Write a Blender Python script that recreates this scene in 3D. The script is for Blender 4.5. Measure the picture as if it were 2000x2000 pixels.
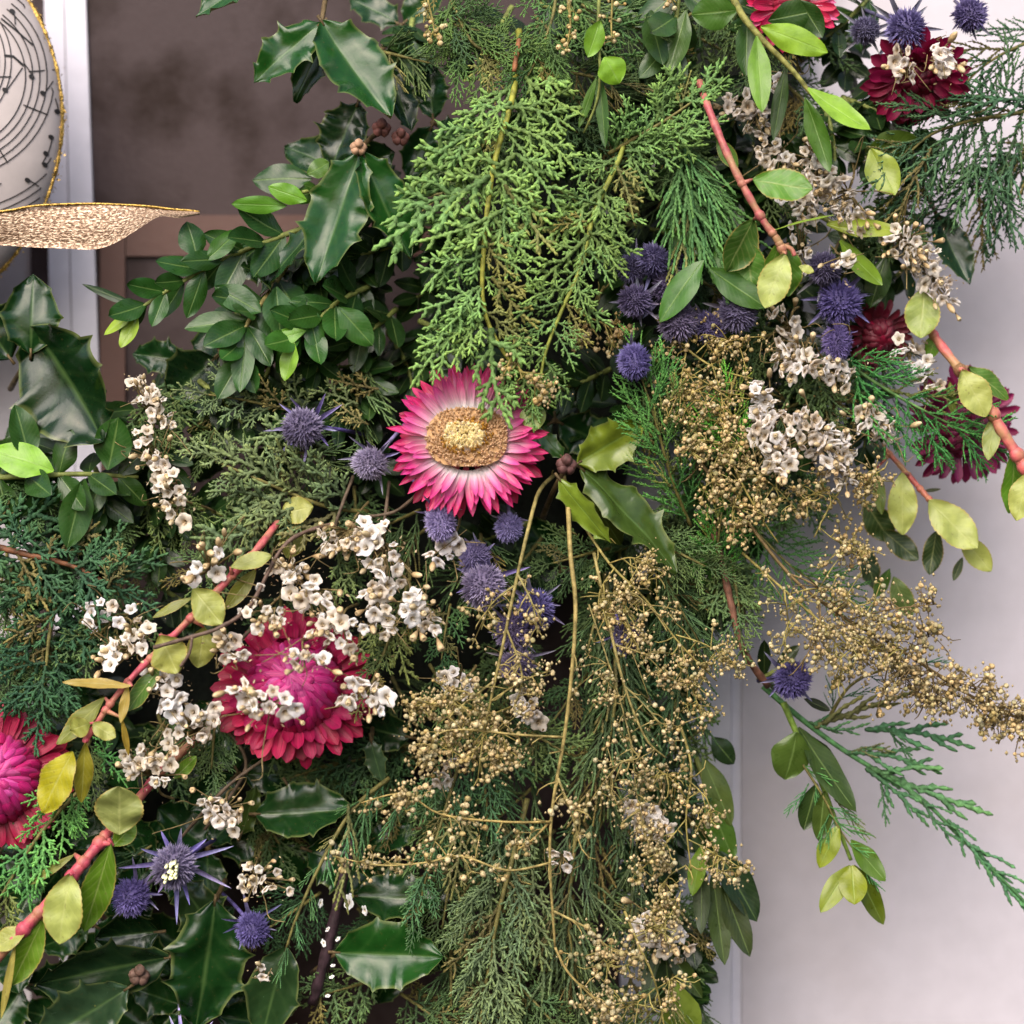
import bpy, math, random
from mathutils import Vector, Matrix, noise

for _o in list(bpy.data.objects):
    bpy.data.objects.remove(_o)
scene = bpy.context.scene
COL = scene.collection
R = random.Random(11)
PI = math.pi

# ---------------------------------------------------------------- camera, sky, sun
U = 0.00017            # metres per photo pixel on the reference plane (the front of the wreath)
CAMH = 4500.0          # camera distance from that plane, in the same pixels

cam = bpy.data.cameras.new('camera')
cam.sensor_width = 36.0
cam.lens = 36.0 * CAMH / 2000.0
cam.clip_start = 0.01
cam.clip_end = 100.0
cam.dof.use_dof = True
cam.dof.focus_distance = (CAMH - 90) * U
cam.dof.aperture_fstop = 6.0
cam_o = bpy.data.objects.new('camera', cam)
cam_o.location = (0, -CAMH * U, 0)
cam_o.rotation_euler = (PI / 2, 0, 0)
COL.objects.link(cam_o)
scene.camera = cam_o

SUN_EL, SUN_AZ = math.radians(42), math.radians(-20)     # azimuth from straight behind the camera, minus = left
w = bpy.data.worlds.new('World')
scene.world = w
w.use_nodes = True
nt = w.node_tree
bg = nt.nodes['Background']
sky = nt.nodes.new('ShaderNodeTexSky')
sky.sky_type = 'NISHITA'
sky.sun_disc = False
sky.sun_elevation = SUN_EL
sd = Vector((math.sin(SUN_AZ) * math.cos(SUN_EL), -math.cos(SUN_AZ) * math.cos(SUN_EL), math.sin(SUN_EL)))
sky.sun_rotation = math.atan2(sd.x, sd.y)
sky.dust_density = 4.0
sky.air_density = 1.0
sky.ozone_density = 0.6
bg.inputs['Strength'].default_value = 0.11
nt.links.new(sky.outputs['Color'], bg.inputs['Color'])
sl = bpy.data.lights.new('sun', 'SUN')
sl.energy = 1.5
sl.angle = math.radians(55)
sl.color = (1.0, 0.95, 0.90)
sun = bpy.data.objects.new('sun', sl)
sun.rotation_euler = (-sd).to_track_quat('-Z', 'Y').to_euler()
sun.location = sd * 3
COL.objects.link(sun)
scene.view_settings.view_transform = 'Standard'
scene.view_settings.look = 'None'
scene.view_settings.gamma = 1.0
scene.view_settings.exposure = 1.12
scene.render.engine = 'CYCLES'
scene.render.resolution_x = scene.render.resolution_y = 1024

# ---------------------------------------------------------------- small helpers
def S(h):
    return U * (CAMH - h) / CAMH

def W(p):
    """photo pixel plus height in front of the reference plane -> point in the world"""
    s = S(p[2])
    return Vector(((p[0] - 1000) * s, -p[2] * U, (1000 - p[1]) * s))

def D(v):
    """direction: right, down, towards the camera -> world"""
    return Vector((v[0], -v[2], -v[1]))

def lin(c):
    c = c / 255.0
    return c / 12.92 if c <= 0.04045 else ((c + 0.055) / 1.055) ** 2.4

def rgb(r, g, b):
    return (lin(r), lin(g), lin(b), 1.0)

def vary(c, a=0.15, rnd=R):
    k = 1 + rnd.uniform(-a, a)
    t = rnd.uniform(-a, a) * 0.5
    return (max(0, c[0] * (k + t)), max(0, c[1] * k), max(0, c[2] * (k - t)), 1.0)

def mix(a, b, t):
    return tuple(a[i] * (1 - t) + b[i] * t for i in range(3)) + (1.0,)

class MB:
    """collects vertices and faces for ONE mesh"""
    def __init__(self):
        self.v, self.f, self.uv, self.mi = [], [], [], []
    def add(self, verts, faces, uvs=None, mat=0):
        n = len(self.v)
        self.v += [tuple(p) for p in verts]
        self.uv += uvs if uvs else [(0.5, 0.5)] * len(verts)
        self.f += [tuple(i + n for i in f) for f in faces]
        self.mi += [mat] * len(faces)
    def mesh(self, name, mats, smooth=True):
        me = bpy.data.meshes.new(name)
        me.from_pydata(self.v, [], self.f)
        for m in (mats if isinstance(mats, (list, tuple)) else [mats]):
            me.materials.append(m)
        uvl = me.uv_layers.new(name='UVMap')
        flat = []
        for f in self.f:
            for i in f:
                flat += self.uv[i]
        uvl.data.foreach_set('uv', flat)
        me.polygons.foreach_set('material_index', self.mi)
        me.polygons.foreach_set('use_smooth', [smooth] * len(self.f))
        me.update()
        return me
    def tube(self, pts, radii, sides=6, cap=True, mat=0, v0=0.0, v1=1.0):
        n = len(pts)
        pts = [Vector(p) for p in pts]
        up = Vector((0.31, 0.52, 0.79)).normalized()
        V, F, UV = [], [], []
        for i, p in enumerate(pts):
            t = (pts[min(i + 1, n - 1)] - pts[max(i - 1, 0)])
            t = t.normalized() if t.length > 1e-12 else Vector((0, 0, 1))
            a = t.cross(up)
            if a.length < 1e-4:
                a = t.cross(Vector((1, 0, 0)))
            a.normalize()
            b = t.cross(a)
            r = radii[i] if isinstance(radii, (list, tuple)) else radii
            for k in range(sides):
                an = 2 * PI * k / sides
                V.append(p + a * (math.cos(an) * r) + b * (math.sin(an) * r))
                UV.append((k / sides, v0 + (v1 - v0) * i / max(1, n - 1)))
        for i in range(n - 1):
            for k in range(sides):
                k2 = (k + 1) % sides
                F.append((i * sides + k, i * sides + k2, (i + 1) * sides + k2, (i + 1) * sides + k))
        if cap:
            F.append(tuple(range(sides - 1, -1, -1)))
            F.append(tuple((n - 1) * sides + k for k in range(sides)))
        self.add(V, F, UV, mat)
    def box(self, x0, x1, y0, y1, z0, z1, mat=0):
        V = [(x, y, z) for x in (x0, x1) for y in (y0, y1) for z in (z0, z1)]
        F = [(0, 1, 3, 2), (4, 6, 7, 5), (0, 4, 5, 1), (2, 3, 7, 6), (0, 2, 6, 4), (1, 5, 7, 3)]
        self.add(V, F, None, mat)

def spline(pts, n):
    """smooth curve through the points, n samples per span"""
    P = [Vector(p) for p in pts]
    if len(P) == 2:
        return [P[0].lerp(P[1], i / n) for i in range(n + 1)]
    out = []
    for i in range(len(P) - 1):
        a, b, c, d = P[max(i - 1, 0)], P[i], P[i + 1], P[min(i + 2, len(P) - 1)]
        for k in range(n):
            t = k / n
            out.append(0.5 * ((2 * b) + (c - a) * t + (2 * a - 5 * b + 4 * c - d) * t * t + (3 * b - a - 3 * c + d) * t ** 3))
    out.append(P[-1])
    return out

def along(pts, t):
    """point and tangent at fraction t of a polyline"""
    L = [(pts[i + 1] - pts[i]).length for i in range(len(pts) - 1)]
    s = t * sum(L)
    for i, l in enumerate(L):
        if s <= l or i == len(L) - 1:
            return pts[i].lerp(pts[i + 1], min(1, s / max(l, 1e-9))), (pts[i + 1] - pts[i]).normalized()
        s -= l

THINGS = []
def thing(name, label, cat, loc, group=None):
    o = bpy.data.objects.new(name, None)
    o.empty_display_size = 0.005
    o.location = loc
    o['label'] = label
    o['category'] = cat
    if group:
        o['group'] = group
    COL.objects.link(o)
    THINGS.append(o)
    return o

def part(name, mesh, parent, M=None, color=None, label=None, kind=None):
    o = bpy.data.objects.new(name, mesh)
    o.parent = parent
    o.matrix_basis = Matrix.Translation(-Vector(parent.location)) @ (M if M else Matrix.Identity(4))
    if color:
        o.color = color
    if label:
        o['label'] = label
    if kind:
        o['kind'] = kind
    COL.objects.link(o)
    return o

def subpart(name, mesh, parent, thing_, M=None, color=None, kind=None):
    """child of a part whose own matrix is a plain translation to the world origin"""
    o = bpy.data.objects.new(name, mesh)
    o.parent = parent
    if M:
        o.matrix_basis = M
    if color:
        o.color = color
    if kind:
        o['kind'] = kind
    COL.objects.link(o)
    return o

def structure(name, mesh):
    o = bpy.data.objects.new(name, mesh)
    o['kind'] = 'structure'
    COL.objects.link(o)
    return o

def frame(base, tip, width, nrm, zs=None):
    """matrix that lays a unit leaf (y 0..1, x -.5...5, z up) from base to tip"""
    y = tip - base
    L = max(y.length, 1e-6)
    y = y / L
    x = y.cross(nrm)
    if x.length < 1e-4:
        x = y.cross(Vector((0.3, -0.8, 0.5)))
    x.normalize()
    z = x.cross(y)
    zs = width if zs is None else zs
    return Matrix(((x.x * width, y.x * L, z.x * zs, base.x),
                   (x.y * width, y.y * L, z.y * zs, base.y),
                   (x.z * width, y.z * L, z.z * zs, base.z),
                   (0, 0, 0, 1)))

# ---------------------------------------------------------------- materials
def new_mat(name):
    m = bpy.data.materials.new(name)
    m.use_nodes = True
    t = m.node_tree
    return m, t, t.nodes, t.links, t.nodes['Principled BSDF']

def N(t, typ, **kw):
    n = t.nodes.new(typ)
    for k, v in kw.items():
        setattr(n, k, v)
    return n

def ramp(t, stops):
    n = t.nodes.new('ShaderNodeValToRGB')
    e = n.color_ramp.elements
    while len(e) > 1:
        e.remove(e[-1])
    e[0].position, e[0].color = stops[0][0], stops[0][1]
    for p, c in stops[1:]:
        x = e.new(p)
        x.color = c
    return n

def mixc(t, a, b, fac, blend='MIX'):
    n = t.nodes.new('ShaderNodeMix')
    n.data_type = 'RGBA'
    n.blend_type = blend
    for sock, val in ((n.inputs[0], fac), (n.inputs[6], a), (n.inputs[7], b)):
        if isinstance(val, bpy.types.NodeSocket):
            t.links.new(val, sock)
        else:
            sock.default_value = val
    return n.outputs[2]

def math_n(t, op, a, b=None, c=None):
    n = t.nodes.new('ShaderNodeMath')
    n.operation = op
    for i, v in enumerate((a, b, c)):
        if v is None:
            continue
        if isinstance(v, bpy.types.NodeSocket):
            t.links.new(v, n.inputs[i])
        else:
            n.inputs[i].default_value = v
    return n.outputs[0]

def leaf_mat(name, rough=0.3, rib=0.35, ribcol=(0.45, 0.55, 0.2, 1), veins=9, vein_amt=0.10, trans=0.15, edge=None,
             back=None, spec=0.5, spots=0.0):
    m, t, nd, lk, b = new_mat(name)
    info = N(t, 'ShaderNodeObjectInfo')
    uv = N(t, 'ShaderNodeUVMap')
    sep = N(t, 'ShaderNodeSeparateXYZ')
    lk.new(uv.outputs[0], sep.inputs[0])
    tc = N(t, 'ShaderNodeTexCoord')
    no = N(t, 'ShaderNodeTexNoise')
    no.inputs['Scale'].default_value = 260.0
    no.inputs['Detail'].default_value = 4
    geo = N(t, 'ShaderNodeNewGeometry')
    lk.new(geo.outputs['Position'], no.inputs['Vector'])
    var = ramp(t, [(0.25, (0.70, 0.72, 0.66, 1)), (0.75, (1.25, 1.22, 1.15, 1))])
    lk.new(no.outputs['Fac'], var.inputs[0])
    c = mixc(t, info.outputs['Color'], var.outputs[0], 0.8, 'MULTIPLY')
    # distance from midrib 0..1
    du = math_n(t, 'ABSOLUTE', math_n(t, 'SUBTRACT', sep.outputs[0], 0.5))
    # side veins: v - |u| * slope
    vv = math_n(t, 'SUBTRACT', sep.outputs[1], math_n(t, 'MULTIPLY', du, 0.55))
    tri = math_n(t, 'PINGPONG', math_n(t, 'MULTIPLY', vv, float(veins)), 0.5)
    vline = math_n(t, 'SMOOTH_MIN', math_n(t, 'MULTIPLY', tri, 5.0), 1.0, 0.3)
    vfac = math_n(t, 'MULTIPLY', math_n(t, 'SUBTRACT', 1.0, vline), vein_amt)
    vfac.node.use_clamp = True
    c = mixc(t, c, ribcol, vfac)
    rl = math_n(t, 'SUBTRACT', 1.0, math_n(t, 'MULTIPLY', du, 22.0))
    rl.node.use_clamp = True
    c = mixc(t, c, ribcol, math_n(t, 'MULTIPLY', rl, rib))
    if edge:
        ef = math_n(t, 'MULTIPLY', math_n(t, 'SUBTRACT', du, 0.44), 14.0)
        ef.node.use_clamp = True
        c = mixc(t, c, edge, math_n(t, 'MULTIPLY', ef, 0.8))
    if back:
        c = mixc(t, c, mixc(t, info.outputs['Color'], back, 0.65), geo.outputs['Backfacing'])
    if spots:
        ns = N(t, 'ShaderNodeTexNoise')
        ns.inputs['Scale'].default_value = 900.0
        lk.new(geo.outputs['Position'], ns.inputs['Vector'])
        sr = ramp(t, [(0.66, (0, 0, 0, 1)), (0.72, (1, 1, 1, 1))])
        lk.new(ns.outputs['Fac'], sr.inputs[0])
        c = mixc(t, c, (0.10, 0.06, 0.02, 1), math_n(t, 'MULTIPLY', sr.outputs[0], spots))
    lk.new(c, b.inputs['Base Color'])
    rr = math_n(t, 'MULTIPLY_ADD', no.outputs['Fac'], 0.28, rough - 0.12)
    lk.new(rr, b.inputs['Roughness'])
    b.inputs['Specular IOR Level'].default_value = spec
    bump = N(t, 'ShaderNodeBump')
    bump.inputs['Strength'].default_value = 0.35
    bump.inputs['Distance'].default_value = 0.0004
    hh = math_n(t, 'ADD', math_n(t, 'MULTIPLY', vfac, -2.0), math_n(t, 'MULTIPLY', no.outputs['Fac'], 0.8))
    hh = math_n(t, 'SUBTRACT', hh, math_n(t, 'MULTIPLY', rl, 0.6))
    lk.new(hh, bump.inputs['Height'])
    lk.new(bump.outputs[0], b.inputs['Normal'])
    if trans:
        tr = N(t, 'ShaderNodeBsdfTranslucent')
        lk.new(mixc(t, c, (0.9, 1.0, 0.3, 1), 0.25, 'MULTIPLY'), tr.inputs['Color'])
        ms = N(t, 'ShaderNodeMixShader')
        ms.inputs[0].default_value = trans
        lk.new(b.outputs[0], ms.inputs[1])
        lk.new(tr.outputs[0], ms.inputs[2])
        lk.new(ms.outputs[0], nd['Material Output'].inputs['Surface'])
    return m

def plain_mat(name, color=None, rough=0.6, noise_scale=400.0, amt=0.5, spec=0.4, trans=0.0, bump=0.3, vramp=None, metal=0.0):
    """object colour (or a fixed one) times noise; vramp = (start, end) multiplies along UV v"""
    m, t, nd, lk, b = new_mat(name)
    geo = N(t, 'ShaderNodeNewGeometry')
    no = N(t, 'ShaderNodeTexNoise')
    no.inputs['Scale'].default_value = noise_scale
    no.inputs['Detail'].default_value = 5
    lk.new(geo.outputs['Position'], no.inputs['Vector'])
    var = ramp(t, [(0.3, (1 - amt, 1 - amt, 1 - amt * 1.1, 1)), (0.72, (1 + amt * 0.6, 1 + amt * 0.55, 1 + amt * 0.45, 1))])
    lk.new(no.outputs['Fac'], var.inputs[0])
    if color:
        base = color
    else:
        base = N(t, 'ShaderNodeObjectInfo').outputs['Color']
    c = mixc(t, base, var.outputs[0], 1.0, 'MULTIPLY')
    if vramp:
        uv = N(t, 'ShaderNodeUVMap')
        sep = N(t, 'ShaderNodeSeparateXYZ')
        lk.new(uv.outputs[0], sep.inputs[0])
        vr = ramp(t, vramp)
        lk.new(sep.outputs[1], vr.inputs[0])
        c = mixc(t, c, vr.outputs[0], 1.0, 'MULTIPLY')
    lk.new(c, b.inputs['Base Color'])
    b.inputs['Roughness'].default_value = rough
    b.inputs['Specular IOR Level'].default_value = spec
    b.inputs['Metallic'].default_value = metal
    if bump:
        bp = N(t, 'ShaderNodeBump')
        bp.inputs['Strength'].default_value = bump
        bp.inputs['Distance'].default_value = 0.0004
        lk.new(no.outputs['Fac'], bp.inputs['Height'])
        lk.new(bp.outputs[0], b.inputs['Normal'])
    if trans:
        tr = N(t, 'ShaderNodeBsdfTranslucent')
        lk.new(c, tr.inputs['Color'])
        ms = N(t, 'ShaderNodeMixShader')
        ms.inputs[0].default_value = trans
        lk.new(b.outputs[0], ms.inputs[1])
        lk.new(tr.outputs[0], ms.inputs[2])
        lk.new(ms.outputs[0], nd['Material Output'].inputs['Surface'])
    return m

def petal_mat(name, stops, rough=0.35):
    """object colour at the tip, ramp of paleness towards the base, fine lengthwise streaks"""
    m, t, nd, lk, b = new_mat(name)
    info = N(t, 'ShaderNodeObjectInfo')
    uv = N(t, 'ShaderNodeUVMap')
    sep = N(t, 'ShaderNodeSeparateXYZ')
    lk.new(uv.outputs[0], sep.inputs[0])
    st = N(t, 'ShaderNodeTexNoise')
    st.inputs['Scale'].default_value = 1.0
    st.inputs['Detail'].default_value = 3
    mp = N(t, 'ShaderNodeMapping')
    mp.inputs['Scale'].default_value = (16, 1.5, 1)
    lk.new(uv.outputs[0], mp.inputs[0])
    add = N(t, 'ShaderNodeVectorMath', operation='ADD')
    lk.new(mp.outputs[0], add.inputs[0])
    cx = N(t, 'ShaderNodeCombineXYZ')
    lk.new(math_n(t, 'MULTIPLY', info.outputs['Random'], 50.0), cx.inputs[2])
    lk.new(cx.outputs[0], add.inputs[1])
    lk.new(add.outputs[0], st.inputs['Vector'])
    vpos = math_n(t, 'ADD', sep.outputs[1], math_n(t, 'MULTIPLY', math_n(t, 'SUBTRACT', st.outputs['Fac'], 0.5), 0.35))
    rp = ramp(t, stops)
    lk.new(vpos, rp.inputs[0])
    c = mixc(t, (0.92, 0.86, 0.86, 1), info.outputs['Color'], rp.outputs[0])
    sv = ramp(t, [(0.3, (0.55, 0.52, 0.55, 1)), (0.7, (1.15, 1.15, 1.15, 1))])
    lk.new(st.outputs['Fac'], sv.inputs[0])
    c = mixc(t, c, sv.outputs[0], 0.9, 'MULTIPLY')
    lk.new(c, b.inputs['Base Color'])
    b.inputs['Roughness'].default_value = rough
    bp = N(t, 'ShaderNodeBump')
    bp.inputs['Strength'].default_value = 0.5
    bp.inputs['Distance'].default_value = 0.0003
    lk.new(st.outputs['Fac'], bp.inputs['Height'])
    lk.new(bp.outputs[0], b.inputs['Normal'])
    tr = N(t, 'ShaderNodeBsdfTranslucent')
    lk.new(c, tr.inputs['Color'])
    ms = N(t, 'ShaderNodeMixShader')
    ms.inputs[0].default_value = 0.25
    lk.new(b.outputs[0], ms.inputs[1])
    lk.new(tr.outputs[0], ms.inputs[2])
    lk.new(ms.outputs[0], nd['Material Output'].inputs['Surface'])
    return m

M_box = leaf_mat('box_leaf', rough=0.29, rib=0.34, ribcol=(0.26, 0.38, 0.11, 1), veins=11, vein_amt=0.04, trans=0.14, spec=0.36, spots=0.16,
                 back=(0.26, 0.34, 0.12, 1))
M_holly = leaf_mat('holly_leaf', rough=0.20, rib=0.28, ribcol=(0.14, 0.24, 0.07, 1), veins=5, vein_amt=0.04, trans=0.05,
                   edge=(0.16, 0.19, 0.06, 1), spec=0.36, back=(0.24, 0.25, 0.07, 1), spots=0.22)
M_esc = leaf_mat('serrated_leaf', rough=0.42, rib=0.30, ribcol=(0.50, 0.52, 0.20, 1), veins=8, vein_amt=0.10, trans=0.25,
                 edge=(0.45, 0.30, 0.08, 1), spots=0.35)
M_jun = plain_mat('juniper_scales', rough=0.68, spec=0.22, noise_scale=700, amt=0.55, bump=0.7, vramp=[(0, (0.60, 0.58, 0.52, 1)), (0.55, (1, 1, 1, 1)), (1, (1.45, 1.4, 1.1, 1))])
M_stem = plain_mat('plant_stem', rough=0.6, spec=0.25, noise_scale=420, amt=0.6, bump=0.5)
def red_bark():
    m = plain_mat('red_bark', None, rough=0.5, noise_scale=420, amt=0.4, bump=0.8)
    t = m.node_tree
    b = t.nodes['Principled BSDF']
    old = b.inputs['Base Color'].links[0].from_socket
    geo = N(t, 'ShaderNodeNewGeometry')
    no = N(t, 'ShaderNodeTexNoise')
    no.inputs['Scale'].default_value = 110
    no.inputs['Detail'].default_value = 4
    t.links.new(geo.outputs['Position'], no.inputs['Vector'])
    rp = ramp(t, [(0.42, (0, 0, 0, 1)), (0.66, (1, 1, 1, 1))])
    t.links.new(no.outputs['Fac'], rp.inputs[0])
    c = mixc(t, old, (0.34, 0.26, 0.10, 1), math_n(t, 'MULTIPLY', rp.outputs[0], 0.75))
    t.links.new(c, b.inputs['Base Color'])
    return m
M_red = red_bark()
M_petal = petal_mat('petal_pale_base', [(0.16, (0, 0, 0, 1)), (0.42, (0.62, 0.62, 0.62, 1)), (0.78, (1, 1, 1, 1))])
M_petal_deep = petal_mat('petal_deep', [(0.0, (0.94, 0.94, 0.94, 1)), (0.6, (0.99, 0.99, 0.99, 1)), (1.0, (1, 1, 1, 1))], rough=0.48)
M_floret = plain_mat('papery_floret', rough=0.6, noise_scale=700, amt=0.16, trans=0.3, bump=0.3,
                     vramp=[(0, (0.50, 0.40, 0.24, 1)), (0.06, (0.60, 0.48, 0.30, 1)), (0.16, (0.84, 0.76, 0.62, 1)), (0.45, (1, 0.99, 0.97, 1)), (1, (1.02, 1.02, 1.04, 1))])
M_bud = plain_mat('papery_bud', rough=0.6, noise_scale=900, amt=0.25, trans=0.15, vramp=[(0, (0.35, 0.25, 0.15, 1)), (0.5, (0.9, 0.8, 0.62, 1)), (1, (1.1, 1.05, 0.95, 1))])
M_bead = plain_mat('seed_bead', rough=0.62, spec=0.2, noise_scale=1300, amt=0.5, bump=0.4, vramp=[(0, (0.55, 0.54, 0.42, 1)), (0.35, (1, 1, 1, 1)), (0.85, (1.2, 1.16, 1.1, 1)), (1, (0.65, 0.5, 0.38, 1))])
M_spike = plain_mat('thistle_spike', rough=0.65, noise_scale=1200, amt=0.30, bump=0.0, spec=0.25, vramp=[(0, (0.40, 0.36, 0.42, 1)), (0.5, (0.95, 0.92, 1.0, 1)), (1, (2.3, 2.35, 2.0, 1))])
M_fuzz = plain_mat('flower_centre', rough=0.8, noise_scale=1200, amt=0.25, bump=0.0, trans=0.2, vramp=[(0, (0.75, 0.7, 0.62, 1)), (1, (1.2, 1.15, 1.05, 1))])
# ---------------------------------------------------------------- mesh library (shared by copies)
def grid_leaf(name, hw, mat, nx=4, ny=14, fold=0.15, curl=0.0, arch=0.0, ripple=0.0, seed=0, edge_fn=None, cup=0.0):
    m = MB()
    V, F, UV = [], [], []
    for j in range(ny + 1):
        v = j / ny
        w_ = hw(v)
        for i in range(-nx, nx + 1):
            s = i / nx
            x = s * w_
            z = fold * abs(x) + cup * (x * x) * 4 + curl * v * v + arch * 4 * v * (1 - v)
            if ripple:
                z += ripple * noise.noise(Vector((s * 1.3 + seed * 7.1, v * 3.5, seed))) * (0.3 + abs(s))
            if edge_fn:
                z += edge_fn(s, v)
            V.append((x, v, z))
            UV.append((s * 0.5 + 0.5, v))
    n = 2 * nx + 1
    for j in range(ny):
        for i in range(2 * nx):
            F.append((j * n + i, j * n + i + 1, (j + 1) * n + i + 1, (j + 1) * n + i))
    m.add(V, F, UV)
    return m.mesh(name, mat)

def hw_box(v):
    a = math.sin(PI * min(1, max(0, v)) ** 0.92) ** 0.62 if 0 < v < 1 else 0
    return max(0.03 if v < 0.5 else 0.012, 0.5 * a * (0.55 + 0.45 * min(1, v / 0.35)))

def hw_petal(v):
    return 0.5 * (0.60 + 0.40 * math.sin(PI * min(1, v * 0.95))) * (1 if v < 0.70 else max(0.03, max(0.0, math.cos((v - 0.70) / 0.30 * PI / 2)) ** 0.62))

def hw_round(v):
    return 0.5 * (0.55 + 0.45 * min(1, v / 0.55)) * (1 if v < 0.72 else max(0.05, max(0.0, 1 - ((v - 0.72) / 0.28) ** 2) ** 0.5))

def hw_esc(v):
    a = math.sin(PI * v ** 1.1) ** 0.7 if 0 < v < 1 else 0
    t = (v * 12) % 1.0
    return max(0.02, 0.5 * a * (0.95 + 0.07 * t))

def holly_hw(nt, env):
    def f(v):
        e = (math.sin(PI * v ** 0.9) ** 0.75 if 0 < v < 1 else 0)
        sc = (2 * ((v * nt + 0.5) % 1.0) - 1) ** 2
        k = (1 - env) + env * sc ** 2.2
        return max(0.025 * (1 - v) + 0.004, 0.5 * e * k)
    return f

def holly_edge(nt, amp, seed):
    def f(s, v):
        sc = (2 * ((v * nt + 0.5) % 1.0) - 1)
        idx = int(v * nt + 0.5)
        sg = 1 if (idx + (1 if s > 0 else 0) + seed) % 2 else -0.6
        return amp * sg * (abs(sc) ** 2.5) * abs(s) ** 4
    return f

BOX = [grid_leaf('box_leaf', hw_box, M_box, 3, 12, fold=0.10 + 0.12 * (k % 3), curl=-0.25 + 0.2 * (k % 4), cup=-0.10 + 0.10 * (k % 2), ripple=0.09, seed=k) for k in range(8)]
ESC = [grid_leaf('serrated_leaf', hw_esc, M_esc, 3, 36, fold=0.06 + 0.08 * (k % 3), curl=-0.25 + 0.14 * (k % 4), ripple=0.13, seed=k + 20) for k in range(6)]
HOLLY = []
for k in range(6):
    nt_ = (4, 4, 3, 5, 4, 3)[k]
    HOLLY.append(grid_leaf('holly_leaf', holly_hw(nt_, (0.26, 0.20, 0.16, 0.22, 0.14, 0.30)[k]), M_holly, 5, nt_ * 8,
                           fold=(0.22, 0.30, 0.12, 0.2, 0.28, 0.18)[k], curl=(-0.25, 0.1, -0.35, -0.15, 0.2, -0.3)[k],
                           ripple=0.13, seed=k + 40, edge_fn=holly_edge(nt_, 0.10, k)))
PETAL = [grid_leaf('petal', hw_petal, M_petal, 2, 8, fold=0.0, cup=0.35, curl=c_, ripple=0.10, seed=60 + i) for i, c_ in enumerate((-0.1, 0.25, 0.1, -0.3))]
PETALD = [grid_leaf('petal', hw_round, M_petal_deep, 2, 9, fold=0.0, cup=-0.40, arch=a_, ripple=0.12, seed=70 + i) for i, a_ in enumerate((0.25, 0.4, 0.32))]
PETALO = [grid_leaf('petal', hw_round, M_petal_deep, 2, 10, fold=0.0, cup=0.22, curl=a_, ripple=0.12, seed=80 + i) for i, a_ in enumerate((0.1, -0.3, 0.3))]
BRACT = [grid_leaf('bract', lambda v: 0.5 * (1 - v) ** 0.6 * (0.6 + 0.4 * min(1, v * 4)) + 0.01, M_spike, 1, 7, fold=0.9, curl=c_) for c_ in (-0.6, 0.5, 1.0)]

def cord(m, pts, r, step, rnd, tipv=1.0, basev=0.0):
    """scaly juniper cord: rings swell and pinch, alternately flattened like paired scales"""
    P = [Vector(p) for p in pts]
    Ltot = sum((P[i + 1] - P[i]).length for i in range(len(P) - 1))
    n = max(3, int(Ltot / step * 2))
    up = Vector((0.1, 0.2, 0.97))
    V, F, UV = [], [], []
    sides = 5
    for i in range(n + 1):
        t = i / n
        p, tg = along(P, t)
        a = tg.cross(up)
        if a.length < 1e-4:
            a = Vector((1, 0, 0))
        a.normalize()
        b = tg.cross(a)
        rr = r * (1.0 - 0.35 * t) * (1.22 if i % 2 else 0.70) * rnd.uniform(0.85, 1.15)
        if i == n:
            rr *= 0.3
        ea, eb = (1.25, 0.8) if (i // 2) % 2 else (0.85, 1.15)
        for k in range(sides):
            an = 2 * PI * k / sides + (0.6 if i % 2 else 0)
            V.append(p + a * (math.cos(an) * rr * ea) + b * (math.sin(an) * rr * eb))
            UV.append((k / sides, basev + (tipv - basev) * t))
    for i in range(n):
        for k in range(sides):
            k2 = (k + 1) % sides
            F.append((i * sides + k, i * sides + k2, (i + 1) * sides + k2, (i + 1) * sides + k))
    F.append(tuple(n * sides + k for k in range(sides)))
    m.add(V, F, UV)

def needles(m, pts, step, ln, rnd, basev=0.3):
    P = [Vector(p) for p in pts]
    Ltot = sum((P[i + 1] - P[i]).length for i in range(len(P) - 1))
    n = max(2, int(Ltot / step))
    for i in range(n + 1):
        p, tg = along(P, i / n)
        for s in (0, 1):
            an = rnd.uniform(0, 2 * PI) if i % 2 else (PI * s + rnd.uniform(-0.5, 0.5))
            a = tg.cross(Vector((0.05, 0.1, 1))).normalized()
            b = tg.cross(a)
            side = a * math.cos(an) + b * math.sin(an)
            d = (tg * rnd.uniform(0.8, 1.1) + side * rnd.uniform(0.35, 0.75)).normalized()
            l = ln * rnd.uniform(0.6, 1.15)
            c = d.cross(side).normalized() if d.cross(side).length > 1e-4 else a
            r = ln * 0.15
            e = d.cross(c)
            base = [p + (c * math.cos(q) + e * math.sin(q)) * r for q in (0, 2.1, 4.2)]
            mid = [p + d * l * 0.6 + (c * math.cos(q) + e * math.sin(q)) * r * 0.9 for q in (0, 2.1, 4.2)]
            m.add(base + mid + [p + d * l], [(0, 1, 4, 3), (1, 2, 5, 4), (2, 0, 3, 5), (3, 4, 6), (4, 5, 6), (5, 3, 6)],
                  [(0, basev)] * 3 + [(0, 0.6)] * 3 + [(0, 1.0)])

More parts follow.
